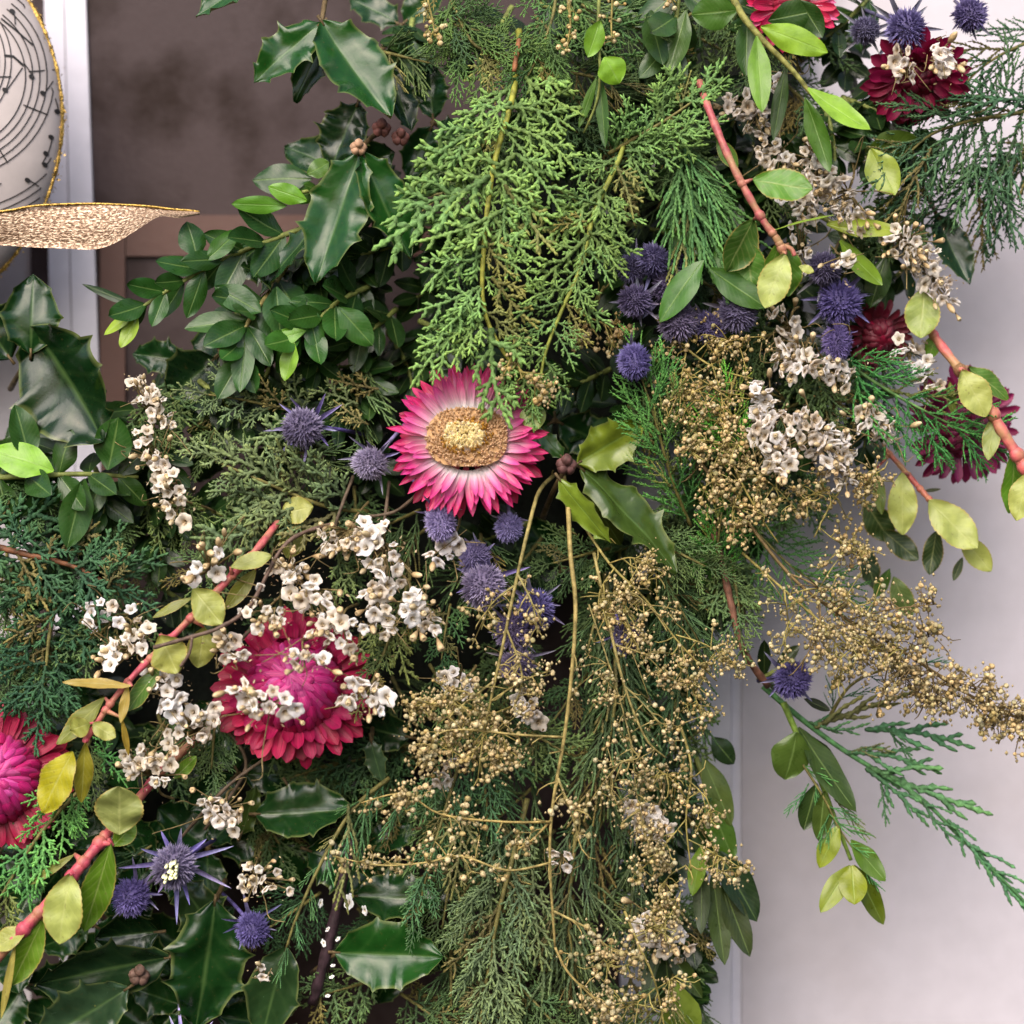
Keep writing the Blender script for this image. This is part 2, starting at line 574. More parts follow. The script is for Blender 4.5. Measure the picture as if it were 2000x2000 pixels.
def make_branchlet(kind, seed):
    rnd = random.Random(seed)
    m = MB()
    bend = rnd.uniform(-0.12, 0.12)
    zb = rnd.uniform(-0.08, 0.08)
    axis = [Vector((bend * math.sin(PI * t), t, zb * math.sin(PI * t))) for t in [i / 8 for i in range(9)]]
    if kind == 'scale':
        r, step, nt_, ang, Lk, sub = 0.031, 0.066, 7, 0.80, 0.44, True
    elif kind == 'fine':
        r, step, nt_, ang, Lk, sub = 0.019, 0.045, 11, 0.62, 0.40, True
    elif kind == 'open':
        r, step, nt_, ang, Lk, sub = 0.030, 0.075, 5, 0.50, 0.42, False
    elif kind == 'long':
        r, step, nt_, ang, Lk, sub = 0.020, 0.045, 7, 0.36, 0.55, False
    else:
        r, step, nt_, ang, Lk, sub = 0.016, 0.05, 7, 0.58, 0.46, False
    if kind == 'needle':
        cord(m, axis, r, step, rnd)
        needles(m, axis, 0.055, 0.075, rnd)
    else:
        cord(m, axis, r, step, rnd)
    for k in range(nt_):
        t = 0.10 + 0.80 * (k + rnd.uniform(-0.25, 0.25)) / nt_
        if t < 0.03:
            t = 0.03
        p, tg = along(axis, t)
        sg = 1 if k % 2 else -1
        a = ang * rnd.uniform(0.8, 1.25) * sg
        L = (Lk * (1 - 0.72 * t) + 0.03) * rnd.uniform(0.65, 1.2)
        up = rnd.uniform(-0.35, 0.35)
        d0 = Vector((math.sin(a), math.cos(a), up)).normalized()
        d1 = Vector((math.sin(a * 0.55), math.cos(a * 0.55), up * 0.6)).normalized()
        tw = [p, p + d0 * L * 0.5, p + d0 * L * 0.5 + d1 * L * 0.5]
        if kind == 'needle':
            cord(m, tw, r * 0.9, step, rnd, basev=0.25)
            needles(m, tw, 0.055, 0.060, rnd)
        else:
            cord(m, tw, r * 0.9, step, rnd, basev=0.25)
            if sub and L > 0.20:
                for q in range(int(L / 0.075)):
                    tt = 0.25 + 0.6 * q / max(1, int(L / 0.075))
                    p2, tg2 = along(tw, tt)
                    s2 = 1 if (q + k) % 2 else -1
                    aa = math.atan2(tg2.x, tg2.y) + s2 * rnd.uniform(0.5, 0.9)
                    l2 = L * 0.32 * rnd.uniform(0.6, 1.3)
                    d2 = Vector((math.sin(aa), math.cos(aa), rnd.uniform(-0.4, 0.4))).normalized()
                    cord(m, [p2, p2 + d2 * l2], r * 0.82, step, rnd, basev=0.45)
    return m.mesh('branchlet', M_jun)

BR = {k: [make_branchlet(k, 100 + 13 * i + len(k)) for i in range(n)] for k, n in (('scale', 9), ('fine', 7), ('long', 6), ('needle', 6), ('open', 5))}

def floret_mesh(seed):
    """papery funnel with five lobes; axis +z, rim radius about 1"""
    rnd = random.Random(seed)
    m = MB()
    n = 20
    flat = rnd.uniform(0.35, 1.0)
    rings = [(-1.3, 0.13, 0.0), (-0.7, 0.20, 0.06), (-0.34, 0.24, 0.12), (-0.10 * flat, 0.36, 0.30), (0.10 * flat, 0.72, 0.7), (0.20 * flat, 0.96, 0.9), (0.10 * flat, 1.08, 1.0)]
    V, F, UV = [], [], []
    ph = rnd.uniform(0, 6)
    open_ = rnd.uniform(0.75, 1.1)
    for j, (z, r, v) in enumerate(rings):
        for k in range(n):
            a = 2 * PI * k / n
            lobe = abs(math.cos(2.5 * a + ph))
            rr = r * (1 + (0.30 * (lobe - 0.6) if j >= 4 else 0)) * (open_ if j >= 3 else 1)
            rr *= 1 + 0.16 * noise.noise(Vector((math.cos(a) * 1.5, math.sin(a) * 1.5, seed * 5.1 + j * 0.25)))
            zz = z + (0.34 * noise.noise(Vector((math.cos(a) * 1.6, math.sin(a) * 1.6, seed * 3.3))) + 0.10 * (lobe - 0.6)) * (max(0, j - 2) / 4.0) * 1.5
            V.append((rr * math.cos(a), rr * math.sin(a), zz))
            UV.append((k / n, v))
    for j in range(len(rings) - 1):
        for k in range(n):
            F.append((j * n + k, j * n + (k + 1) % n, (j + 1) * n + (k + 1) % n, (j + 1) * n + k))
    m.add(V, F, UV)
    # small dried petals in the throat
    for q in range(3):
        a = ph + q * 2.1
        d = Vector((math.cos(a), math.sin(a), 0))
        e = Vector((-d.y, d.x, 0))
        m.add([e * 0.08 + Vector((0, 0, -0.2)), -e * 0.08 + Vector((0, 0, -0.2)), d * 0.28 + e * 0.1 + Vector((0, 0, 0.12)), d * 0.28 - e * 0.1 + Vector((0, 0, 0.12))],
              [(0, 1, 3, 2)], [(0, 0.1)] * 2 + [(0, 0.16)] * 2)
    return m.mesh('floret', M_floret)

def lathe(name, prof, mat, n=8):
    m = MB()
    V, F, UV = [], [], []
    for j, (r, z) in enumerate(prof):
        for k in range(n):
            a = 2 * PI * k / n
            V.append((r * math.cos(a), r * math.sin(a), z))
            UV.append((k / n, j / (len(prof) - 1)))
    for j in range(len(prof) - 1):
        for k in range(n):
            F.append((j * n + k, j * n + (k + 1) % n, (j + 1) * n + (k + 1) % n, (j + 1) * n + k))
    F.append(tuple(range(n - 1, -1, -1)))
    F.append(tuple((len(prof) - 1) * n + k for k in range(n)))
    m.add(V, F, UV)
    return m.mesh(name, mat)

FLORET = [floret_mesh(s) for s in range(14)]
SBUD = [lathe('bud', [(0.12, 0), (0.3, 0.25), (0.34, 0.55), (0.26, 0.82), (0.10, 1.0)], M_bud, 6),
        lathe('bud', [(0.08, 0), (0.2, 0.3), (0.30, 0.6), (0.36, 0.85), (0.22, 0.98), (0.1, 0.85)], M_bud, 6)]
BEAD = [lathe('seed_bead', [(0.25, -0.95), (0.75, -0.62), (1.0, -0.05), (0.92, 0.45), (0.62, 0.82), (0.2, 1.0)], M_bead, 8),
        lathe('seed_bead', [(0.25, -1.0), (0.8, -0.55), (0.95, 0.05), (0.8, 0.6), (0.45, 0.9), (0.28, 0.82)], M_bead, 8),
        lathe('seed_bead', [(0.2, -1.1), (0.7, -0.6), (0.88, 0.0), (0.82, 0.5), (0.5, 0.95), (0.15, 1.15)], M_bead, 8)]

def head_mesh(seed, ny=1.15, n=430, spike=0.30):
    """thistle head: a ball of small pointed florets"""
    rnd = random.Random(seed)
    m = MB()
    V, F, UV = [], [], []
    nu, nv = 14, 9
    for j in range(nv + 1):
        th = PI * j / nv
        for k in range(nu):
            a = 2 * PI * k / nu
            V.append((0.78 * math.sin(th) * math.cos(a), 0.78 * math.sin(th) * math.sin(a), 0.78 * ny * math.cos(th)))
            UV.append((0, 0.1))
    for j in range(nv):
        for k in range(nu):
            F.append((j * nu + k, j * nu + (k + 1) % nu, (j + 1) * nu + (k + 1) % nu, (j + 1) * nu + k))
    m.add(V, F, UV)
    for i in range(n):
        z = 1 - 2 * (i + 0.5) / n
        a = i * 2.399963 + rnd.uniform(-0.15, 0.15)
        q = math.sqrt(max(0, 1 - z * z))
        d = Vector((q * math.cos(a), q * math.sin(a), z))
        p = Vector((d.x, d.y, d.z * ny)) * 0.74
        dd = (d + Vector((rnd.uniform(-.25, .25), rnd.uniform(-.25, .25), rnd.uniform(-.1, .35)))).normalized()
        s = dd.cross(Vector((0.3, 0.5, 0.8))).normalized()
        t = dd.cross(s)
        l = spike * rnd.uniform(0.6, 1.5)
        r = 0.060
        for sp in range(2):
            d2 = (dd + s * (0.35 if sp else -0.1) * rnd.uniform(0.3, 1)).normalized()
            ll = l * (1 if sp == 0 else 0.75)
            m.add([p + s * r, p - s * r * 0.5 + t * r * 0.87, p - s * r * 0.5 - t * r * 0.87, p + d2 * ll],
                  [(0, 1, 3), (1, 2, 3), (2, 0, 3)], [(0, 0.25)] * 3 + [(0, rnd.uniform(0.45, 1.0))])
    return m.mesh('thistle_head', M_spike, smooth=False)

HEAD = [head_mesh(1, 1.0), head_mesh(2, 1.2), head_mesh(3, 1.45, 480)]

# ---------------------------------------------------------------- builders
def stem_mesh(paths, sides=6, name='stem'):
    """paths: list of (world points, start radius, end radius)"""
    m = MB()
    for pts, r0, r1 in paths:
        n = len(pts)
        m.tube(pts, [r0 + (r1 - r0) * i / max(1, n - 1) for i in range(n)], sides)
    return m.mesh(name, M_stem)

def leaf(parent, lib, b, t, width, color, nrm=None, name='leaf', rnd=R, zs=None, label=None):
    if lib is BOX:
        q = 0.62 if color[1] < 0.25 else 0.74
        color = (color[0] * q, color[1] * q * 1.04, color[2] * q * 0.62, 1.0)
    elif lib in HOLLY or lib is HOLLY:
        color = (color[0] * 0.62, color[1] * 0.78, color[2] * 0.5, 1.0)
    elif lib is ESC:
        color = (color[0] * 0.70, color[1] * 0.74, color[2] * 0.72, 1.0)
    bw, tw = W(b), W(t)
    if nrm is None:
        nrm = (rnd.uniform(-0.55, 0.55), rnd.uniform(-0.65, 0.25), 1)
    s = S(b[2])
    return part(name, rnd.choice(lib) if isinstance(lib, list) else lib, parent, frame(bw, tw, width * s, D(nrm), None if zs is None else zs * s), color, label)

C_LG = rgb(150, 178, 70)      # young box leaf
C_LG2 = rgb(122, 160, 62)
C_MG = rgb(70, 112, 52)
C_DG = rgb(42, 74, 42)
C_BG = rgb(26, 50, 32)        # old box leaf
C_ST = rgb(120, 130, 70)
C_HOL = rgb(28, 58, 32)
C_HOL2 = rgb(36, 78, 36)

def box_sprig(label, pts, pairs=6, L=80, wd=34, c0=C_DG, c1=C_MG, tip=None, ntip=1, r=6, ang=0.85, name='box_sprig',
              group='box sprigs in the wreath', extra=(), flat=0.5, stemcol=C_ST, lib=None, seed=None, start=0.12, lmul=(1.0, 0.75), tiltdown=0.0, cat='box sprig'):
    rnd = random.Random(seed if seed is not None else R.randint(0, 10 ** 6))
    lib = lib or BOX
    t = thing(name, label, cat, W(pts[0]), group)
    P = [Vector(p) for p in pts]
    sp = spline(P, 5)
    part('stem', stem_mesh([([W(p) for p in sp], r * S(P[0].z), r * 0.55 * S(P[-1].z))]), t, None, stemcol)
    for i in range(pairs):
        f = start + (1 - start) * (i + 0.3) / pairs
        p, tg = along(sp, min(f, 0.995))
        istip = tip is not None and i >= pairs - ntip
        col = tip if istip else mix(c0, c1, i / max(1, pairs - 1))
        side = Vector((-tg.y, tg.x, 0))
        if side.length < 0.2:
            side = Vector((1, 0, 0))
        side.normalize()
        out = tg.cross(side).normalized()
        if out.z < 0:
            out = -out
        inplane = (i % 2 == 0)
        for sg in (1, -1):
            if not inplane and sg == -1 and rnd.random() < 0.6:
                pass
            lat = (side * sg * (1 if inplane else 0.45) + out * (rnd.uniform(-0.1, flat) if inplane else sg * rnd.uniform(0.5, 0.9))).normalized()
            a = ang * rnd.uniform(0.8, 1.2) * (0.65 if istip or i == pairs - 1 else 1)
            d = tg * math.cos(a) + lat * math.sin(a)
            d.y += tiltdown
            l = L * rnd.uniform(0.85, 1.15) * (lmul[0] + (lmul[1] - lmul[0]) * f)
            q = p + d * l
            nr = (out + Vector((rnd.uniform(-.35, .35), rnd.uniform(-.5, .2), 0.35)) - tg * 0.2)
            if nr.z < 0:
                nr = -nr
            leaf(t, lib, p, q, wd * rnd.uniform(0.85, 1.12) * (l / L), vary(col, 0.16, rnd), nr, rnd=rnd)
    for x in extra:
        leaf(t, lib, x[0], x[1], x[2], vary(x[3], 0.08, rnd), x[4] if len(x) > 4 else None, rnd=rnd)
    return t

def holly_sprig(label, leaves, stem=None, bud=None, group='holly sprigs in the wreath', r=6, seed=None):
    """leaves: (base, tip, width, colour, normal, variant)"""
    rnd = random.Random(seed or R.randint(0, 10 ** 6))
    b0 = stem[0] if stem else leaves[0][0]
    t = thing('holly_sprig', label, 'holly sprig', W(b0), group)
    paths = []
    if stem:
        paths.append(([W(p) for p in spline(stem, 5)], r * S(stem[0][2]), r * 0.7 * S(stem[-1][2])))
    for lf in leaves:
        b, e = Vector(lf[0]), Vector(lf[1])
        d = (e - b).normalized()
        paths.append(([W(b - d * 14), W(b + d * 10)], 3.5 * S(b.z), 2.5 * S(b.z)))
        leaf(t, HOLLY[lf[5] % 6] if len(lf) > 5 else HOLLY, lf[0], lf[1], lf[2], lf[3] if len(lf) > 3 and lf[3] else vary(C_HOL, .2, rnd),
             lf[4] if len(lf) > 4 else None, rnd=rnd)
    part('stem', stem_mesh(paths), t, None, rgb(95, 80, 55))
    for (bx, by, bh, br, bc) in (bud or []):
        s = S(bh)
        mm = MB()
        for q in range(5):
            a = q * 2.4
            c = W((bx + math.cos(a) * br * 0.5, by + math.sin(a) * br * 0.5, bh + (q % 3) * br * 0.3))
            pr = [(c + Vector((0, 0, z)) * br * s * 0.6) for z in (-1, -0.6, 0, 0.6, 1)]
            mm.tube(pr, [br * s * 0.6 * k for k in (0.2, 0.75, 1, 0.75, 0.2)], 7)
        part('bud', mm.mesh('bud', M_stem), t, None, bc)
    return t

def juniper(label, pts, n=12, L=(150, 70), kind='scale', color=rgb(95, 130, 70), ang=0.75, r=5, extra=(), spread=0.35, stemcol=rgb(110, 105, 60),
            group='juniper sprigs in the wreath', seed=None, start=0.05, tip=True, var=0.18, fwd=0.0, cat='juniper sprig', name='juniper_sprig', droop=0.0):
    rnd = random.Random(seed if seed is not None else R.randint(0, 10 ** 6))
    t = thing(name, label, cat, W(pts[0]), group)
    P = [Vector(p) for p in pts]
    color = (color[0] * 0.92, color[1] * 0.96, color[2] * 0.88, 1.0)
    sp = spline(P, 5)
    part('stem', stem_mesh([([W(p) for p in sp], r * S(P[0].z), r * 0.45 * S(P[-1].z))], 6), t, None, stemcol)
    items = []
    for i in range(n):
        f = start + (0.97 - start) * (i + rnd.uniform(-0.2, 0.2)) / max(1, n)
        p, tg = along(sp, max(0, f))
        side = Vector((-tg.y, tg.x, 0))
        if side.length < 0.1:
            side = Vector((1, 0, 0))
        side.normalize()
        sg = 1 if i % 2 else -1
        a = ang * rnd.uniform(0.75, 1.25)
        d = tg * math.cos(a) + side * sg * math.sin(a) + Vector((0, droop, rnd.uniform(-spread, spread) + fwd))
        d.normalize()
        l = (L[0] + (L[1] - L[0]) * f) * rnd.uniform(0.75, 1.2)
        items.append((p, p + d * l))
    if tip:
        p, tg = along(sp, 0.97)
        items.append((p, p + tg * L[1] * 1.1))
    items += [(Vector(a), Vector(b)) for a, b in extra]
    for p, q in items:
        bw, tw = W(p), W(q)
        l = (tw - bw).length
        nr = D((rnd.uniform(-.5, .5), rnd.uniform(-.5, .5), 1))
        part('branchlet', rnd.choice(BR[kind]), t, frame(bw, tw, l, nr, l), vary(color if rnd.random() > 0.1 else mix(color, rgb(128, 104, 64), 0.55), var, rnd))
    return t

def orient(p, axis, s, rnd, sz=None):
    q = axis.to_track_quat('Z', 'Y').to_matrix().to_4x4()
    return Matrix.Translation(p) @ q @ Matrix.Rotation(rnd.uniform(0, 2 * PI), 4, 'Z') @ Matrix.Diagonal((s, s, sz or s, 1))

C_WH = rgb(240, 238, 240)
C_CR = rgb(214, 198, 168)
C_TAN = rgb(178, 160, 132)

def statice(label, root, c, n=8, spread=45, size=21, col=C_WH, buds=4, seed=None, pts=None, face=(0, -0.15, 1), stemcol=rgb(125, 110, 75), elong=None, jit=0.9, dry=0.35):
    """root: where the stem dives into the wreath, c: centre of the cluster"""
    right = c[0] > 1350
    col = mix(col, C_WH, 0.38 if right else 0.5)
    size = size * (0.88 if right else 0.95)
    n = int(n * (1.3 if right else 1))
    dry = 0.7 if right else dry
    rnd = random.Random(seed if seed is not None else R.randint(0, 10 ** 6))
    t = thing('statice_sprig', label, 'statice sprig', W(root), 'white statice sprigs')
    c, root = Vector(c), Vector(root)
    n, buds, size, spread = int(n * 1.4), int(buds * 1.9), size * 0.93, spread * 1.15
    hub = c + (root - c) * 0.25 + Vector((0, 0, -spread * 0.5))
    paths = [([W(p) for p in spline([root, root.lerp(hub, 0.5) + Vector((rnd.uniform(-12, 12), rnd.uniform(-12, 12), 0)), hub], 5)], 3.2 * S(c.z), 2.2 * S(c.z))]
    spots = []
    if pts:
        spots = [Vector(p) for p in pts]
    else:
        tries = 0
        while len(spots) < n and tries < 400:
            tries += 1
            a, q = rnd.uniform(0, 2 * PI), math.sqrt(rnd.random()) * spread
            dx, dy = q * math.cos(a), q * math.sin(a)
            if elong:
                ux, uy = elong
                L_ = math.hypot(ux, uy)
                k = rnd.uniform(-1, 1)
                dx, dy = dx * 0.6 + ux * k, dy * 0.6 + uy * k
            v = c + Vector((dx, dy, rnd.uniform(-0.3, 0.45) * spread))
            if all((v - o).length > size * 1.15 for o in spots) or tries > 200:
                spots.append(v)
    fl = []
    for v in spots:
        ax = (v - hub).normalized() * 0.9 + Vector(face) * 0.9 + Vector((rnd.uniform(-jit, jit), rnd.uniform(-jit, jit), rnd.uniform(-.2, .3)))
        axw = D(ax.normalized())
        s = size * 0.88 * rnd.uniform(0.60, 1.10) * S(v.z)
        p = W(v)
        k = rnd.random()
        cc = mix(col, C_CR, rnd.uniform(0, 0.5)) if k < 0.5 else (mix(col, C_TAN, 0.6) if k > 0.93 else col)
        sq = rnd.uniform(0.35, 0.65) if rnd.random() < dry else rnd.uniform(0.85, 1.0)
        part('floret', rnd.choice(FLORET), t, orient(p, axw, s, rnd) @ Matrix.Diagonal((sq, 1, 1.0 + (1 - sq) * 0.5, 1)), vary(cc, 0.07, rnd))
        paths.append(([W(hub.lerp(v, 0.35 + 0.1 * rnd.random())), p - axw * s * 1.4], 1.6 * S(v.z), 1.5 * S(v.z)))
        paths.append(([W(hub), W(hub.lerp(v, 0.45))], 2.0 * S(v.z), 1.6 * S(v.z)))
    for k in range(buds):
        v = (rnd.choice(spots) if spots else c) + Vector((rnd.uniform(-1, 1), rnd.uniform(-1, 1), 0.2)) * size * 1.5
        ax = ((v - hub).normalized() + Vector((rnd.uniform(-.6, .6), rnd.uniform(-.6, .6), 0.3))).normalized()
        s = size * rnd.uniform(0.9, 1.4) * S(v.z)
        part('flower_bud', rnd.choice(SBUD), t, orient(W(v), D(ax), s * 0.8, rnd, s * 1.15), vary(mix(C_CR, C_TAN, rnd.random() * 0.6), 0.1, rnd))
        paths.append(([W(hub), W(v)], 1.7 * S(v.z), 1.3 * S(v.z)))
    for k in range(4):
        v = c + Vector((rnd.gauss(0, 1), rnd.gauss(0, 1), 0.3)) * spread * 0.9
        e = v + Vector((rnd.gauss(0, 1), rnd.gauss(0.3, 1), 0.2)) * 22
        paths.append(([W(p) for p in spline([hub, hub.lerp(v, 0.6) + Vector((rnd.uniform(-9, 9), rnd.uniform(-9, 9), 0)), v, e], 3)], 1.5 * S(c.z), 0.8 * S(c.z)))
    chaff = MB()
    for k in range(n * 5):
        v = (rnd.choice(spots) if spots else c) + Vector((rnd.gauss(0, 1), rnd.gauss(0, 1), -0.6 + rnd.gauss(0, 0.5))) * size * 0.9
        p = W(v)
        q = size * rnd.uniform(0.15, 0.42) * S(v.z)
        a, b = Vector((rnd.gauss(0, 1), rnd.gauss(0, 1), rnd.gauss(0, 1))).normalized(), Vector((rnd.gauss(0, 1), rnd.gauss(0, 1), rnd.gauss(0, 1))).normalized()
        vv = rnd.uniform(0.0, 0.5)
        chaff.add([p, p + a * q, p + a * q * 0.7 + b * q * 0.6, p + b * q * 0.6], [(0, 1, 2, 3)], [(0.5, vv)] * 4)
    part('dry_scales', chaff.mesh('dry_scales', M_floret), t, None, mix(C_CR, C_TAN, rnd.random()), kind='stuff')
    part('stem', stem_mesh(paths, 5), t, None, stemcol)
    return t

C_PUR = rgb(126, 118, 152)
C_DPUR = rgb(100, 90, 122)
C_LAV = rgb(148, 142, 176)

def sea_holly(label, c, r, axis=(0, 0.3, 1), col=C_PUR, var=0, bracts=7, bl=1.7, root=None, bcol=None, seed=None, bup=0.35, core=False):
    rnd = random.Random(seed if seed is not None else R.randint(0, 10 ** 6))
    c = Vector(c)
    t = thing('sea_holly', label, 'thistle', W(c), 'purple sea holly heads')
    s = r * S(c.z)
    ax = D(Vector(axis).normalized())
    p = W(c)
    col = mix(col, rgb(122, 118, 136), 0.28)
    part('flower_head', HEAD[var], t, orient(p, ax, s * 0.87, rnd) @ Matrix.Diagonal((rnd.uniform(0.88, 1.06), rnd.uniform(0.88, 1.06), 1, 1)), vary(col, 0.1, rnd))
    u = ax.orthogonal().normalized()
    v = ax.cross(u)
    base = p - ax * s * 0.8
    for k in range(bracts):
        a = 2 * PI * k / bracts + rnd.uniform(-.25, .25)
        e = u * math.cos(a) + v * math.sin(a)
        d = (e + ax * rnd.uniform(-0.1, bup * 1.6)).normalized()
        b = base + e * s * 0.25
        q = b + d * s * bl * rnd.uniform(0.45, 1.0)
        part('bract', rnd.choice(BRACT), t, frame(b, q, s * 0.26, ax, s * 0.26), vary(mix(bcol or col, rgb(120, 126, 124), rnd.uniform(0.1, 0.5)), 0.12, rnd))
    rt = W(root) if root else base - ax * s * 2.2
    part('stem', stem_mesh([([base + ax * s * 0.3, base.lerp(rt, 0.5), rt], 4 * S(c.z), 4 * S(c.z))]), t, None, vary(bcol or rgb(105, 95, 125), .1, rnd))
    if core:
        mm = MB()
        for k in range(26):
            a, q = rnd.uniform(0, 6.28), rnd.random() ** 0.7 * 0.36
            pp = p + (u * math.cos(a) * 1.3 + v * math.sin(a) * 0.8) * q * s + ax * s * 0.8 + D((0, 0, 1)) * s * .25
            mm.tube([pp - ax * s * .4, pp, pp + ax * s * 0.08], [s * 0.06, s * 0.065, s * 0.02], 5, v0=0.5, v1=0.7)
        part('stamen_tuft', mm.mesh('stamen_tuft', M_spike), t, None, rgb(225, 228, 190), kind='stuff')
    return t

C_BEAD = rgb(196, 172, 134)
C_ANN = rgb(150, 138, 80)

def annie(label, main, sides, beads=90, br=7.0, col=C_BEAD, stemcol=C_ANN, r=4.0, clump=22, seed=None, wisps=14, bare=0.2):
    """seed-head spray: main stem, side stems with beads strung along them. sides: list of polylines"""
    rnd = random.Random(seed if seed is not None else R.randint(0, 10 ** 6))
    t = thing('seed_spray', label, 'seed spray', W(main[0]), 'tan seed sprays')
    sp = spline(main, 6)
    ms_ = part('stem', stem_mesh([([W(p) for p in sp], r * S(main[0][2]), r * 0.5 * S(main[-1][2]))]), t, None, stemcol)
    lines, sos = [], []
    for sd_ in sides:
        q = spline(sd_, 5)
        so = part('side_stem', stem_mesh([([W(p) for p in q], r * 0.55 * S(q[0].z), r * 0.28 * S(q[-1].z))], 5, 'side_stem'), t, None, vary(stemcol, 0.15, rnd))
        lines.append(q)
        sos.append(so)
    if not lines:
        lines, sos = [sp], [ms_]
    lens = [sum((l[i + 1] - l[i]).length for i in range(len(l) - 1)) for l in lines]
    tot = sum(lens)
    twigs = MB()
    husk = MB()
    for l, ln, sso in zip(lines, lens, sos):
        nb = int(round(beads * ln / tot))
        k = 0
        while k < nb:
            f = bare + (1 - bare) * rnd.random() ** 0.8
            p, tg = along(l, f)
            off = Vector((rnd.gauss(0, 1), rnd.gauss(0, 1) + 0.35, rnd.gauss(0, 0.8))) * clump * (1.15 - 0.75 * f)
            hub = p + off * 1.45
            twigs.tube([W(p), W(p.lerp(hub, 0.5) + Vector((0, -3, 0))), W(hub)], [1.5 * S(p.z), 1.2 * S(p.z), 1.0 * S(p.z)], 4)
            for q in range(rnd.randint(4, 8) if clump > 10 else 0):
                v = W(hub + Vector((rnd.gauss(0, 1), rnd.gauss(0, 1), rnd.gauss(-0.6, 0.8))) * br * 1.9)
                rr = br * rnd.uniform(0.25, 0.6) * S(p.z)
                husk.add([v + Vector(o) * rr for o in ((1, 0, 0), (-1, 0, 0), (0, 1, 0), (0, -1, 0), (0, 0, 1.3), (0, 0, -1.3))],
                         [(0, 2, 4), (2, 1, 4), (1, 3, 4), (3, 0, 4), (2, 0, 5), (1, 2, 5), (3, 1, 5), (0, 3, 5)])
            for q in range(rnd.randint(2, 4)):
                v = hub + Vector((rnd.gauss(0, 1), rnd.gauss(0, 1), rnd.gauss(0, 0.7))) * br * 1.25
                s = br * 0.80 * rnd.uniform(0.55, 1.15) * S(v.z)
                ax = (Vector((rnd.uniform(-1, 1), rnd.uniform(-.6, 1.0), rnd.uniform(0.2, 1)))).normalized()
                subpart('seed_bead', rnd.choice(BEAD), sso, t, orient(W(v), D(ax), s, rnd), vary(mix(col, rgb(182, 170, 136), 0.75) if rnd.random() < 0.66 else mix(col, rgb(132, 126, 84), 0.75), 0.24, rnd))
                twigs.tube([W(hub), W(v)], 0.9 * S(v.z), 4)
                k += 1
    for k in range(wisps):
        l = rnd.choice(lines + [sp])
        p, tg = along(l, rnd.random())
        d = Vector((rnd.uniform(-1, 1), rnd.uniform(-0.3, 1), rnd.uniform(-0.2, 0.6))).normalized()
        e = Vector((-d.y, d.x, 0)) * rnd.uniform(-1, 1)
        ln = rnd.uniform(25, 60)
        twigs.tube([W(p), W(p + d * ln * .4), W(p + d * ln * .75 + e * ln * .15), W(p + d * ln * .9 + e * ln * .4)], [1.8 * S(p.z), 1.6 * S(p.z), 1.3 * S(p.z), 0.8 * S(p.z)], 4)
    if husk.v:
        part('husks', husk.mesh('husks', M_bead), t, None, mix(vary(col, 0.1, rnd), rgb(164, 152, 116), 0.7), kind='stuff')
    part('twigs', twigs.mesh('twigs', M_stem), t, None, vary(stemcol, 0.1, rnd), kind='stuff')
    return t

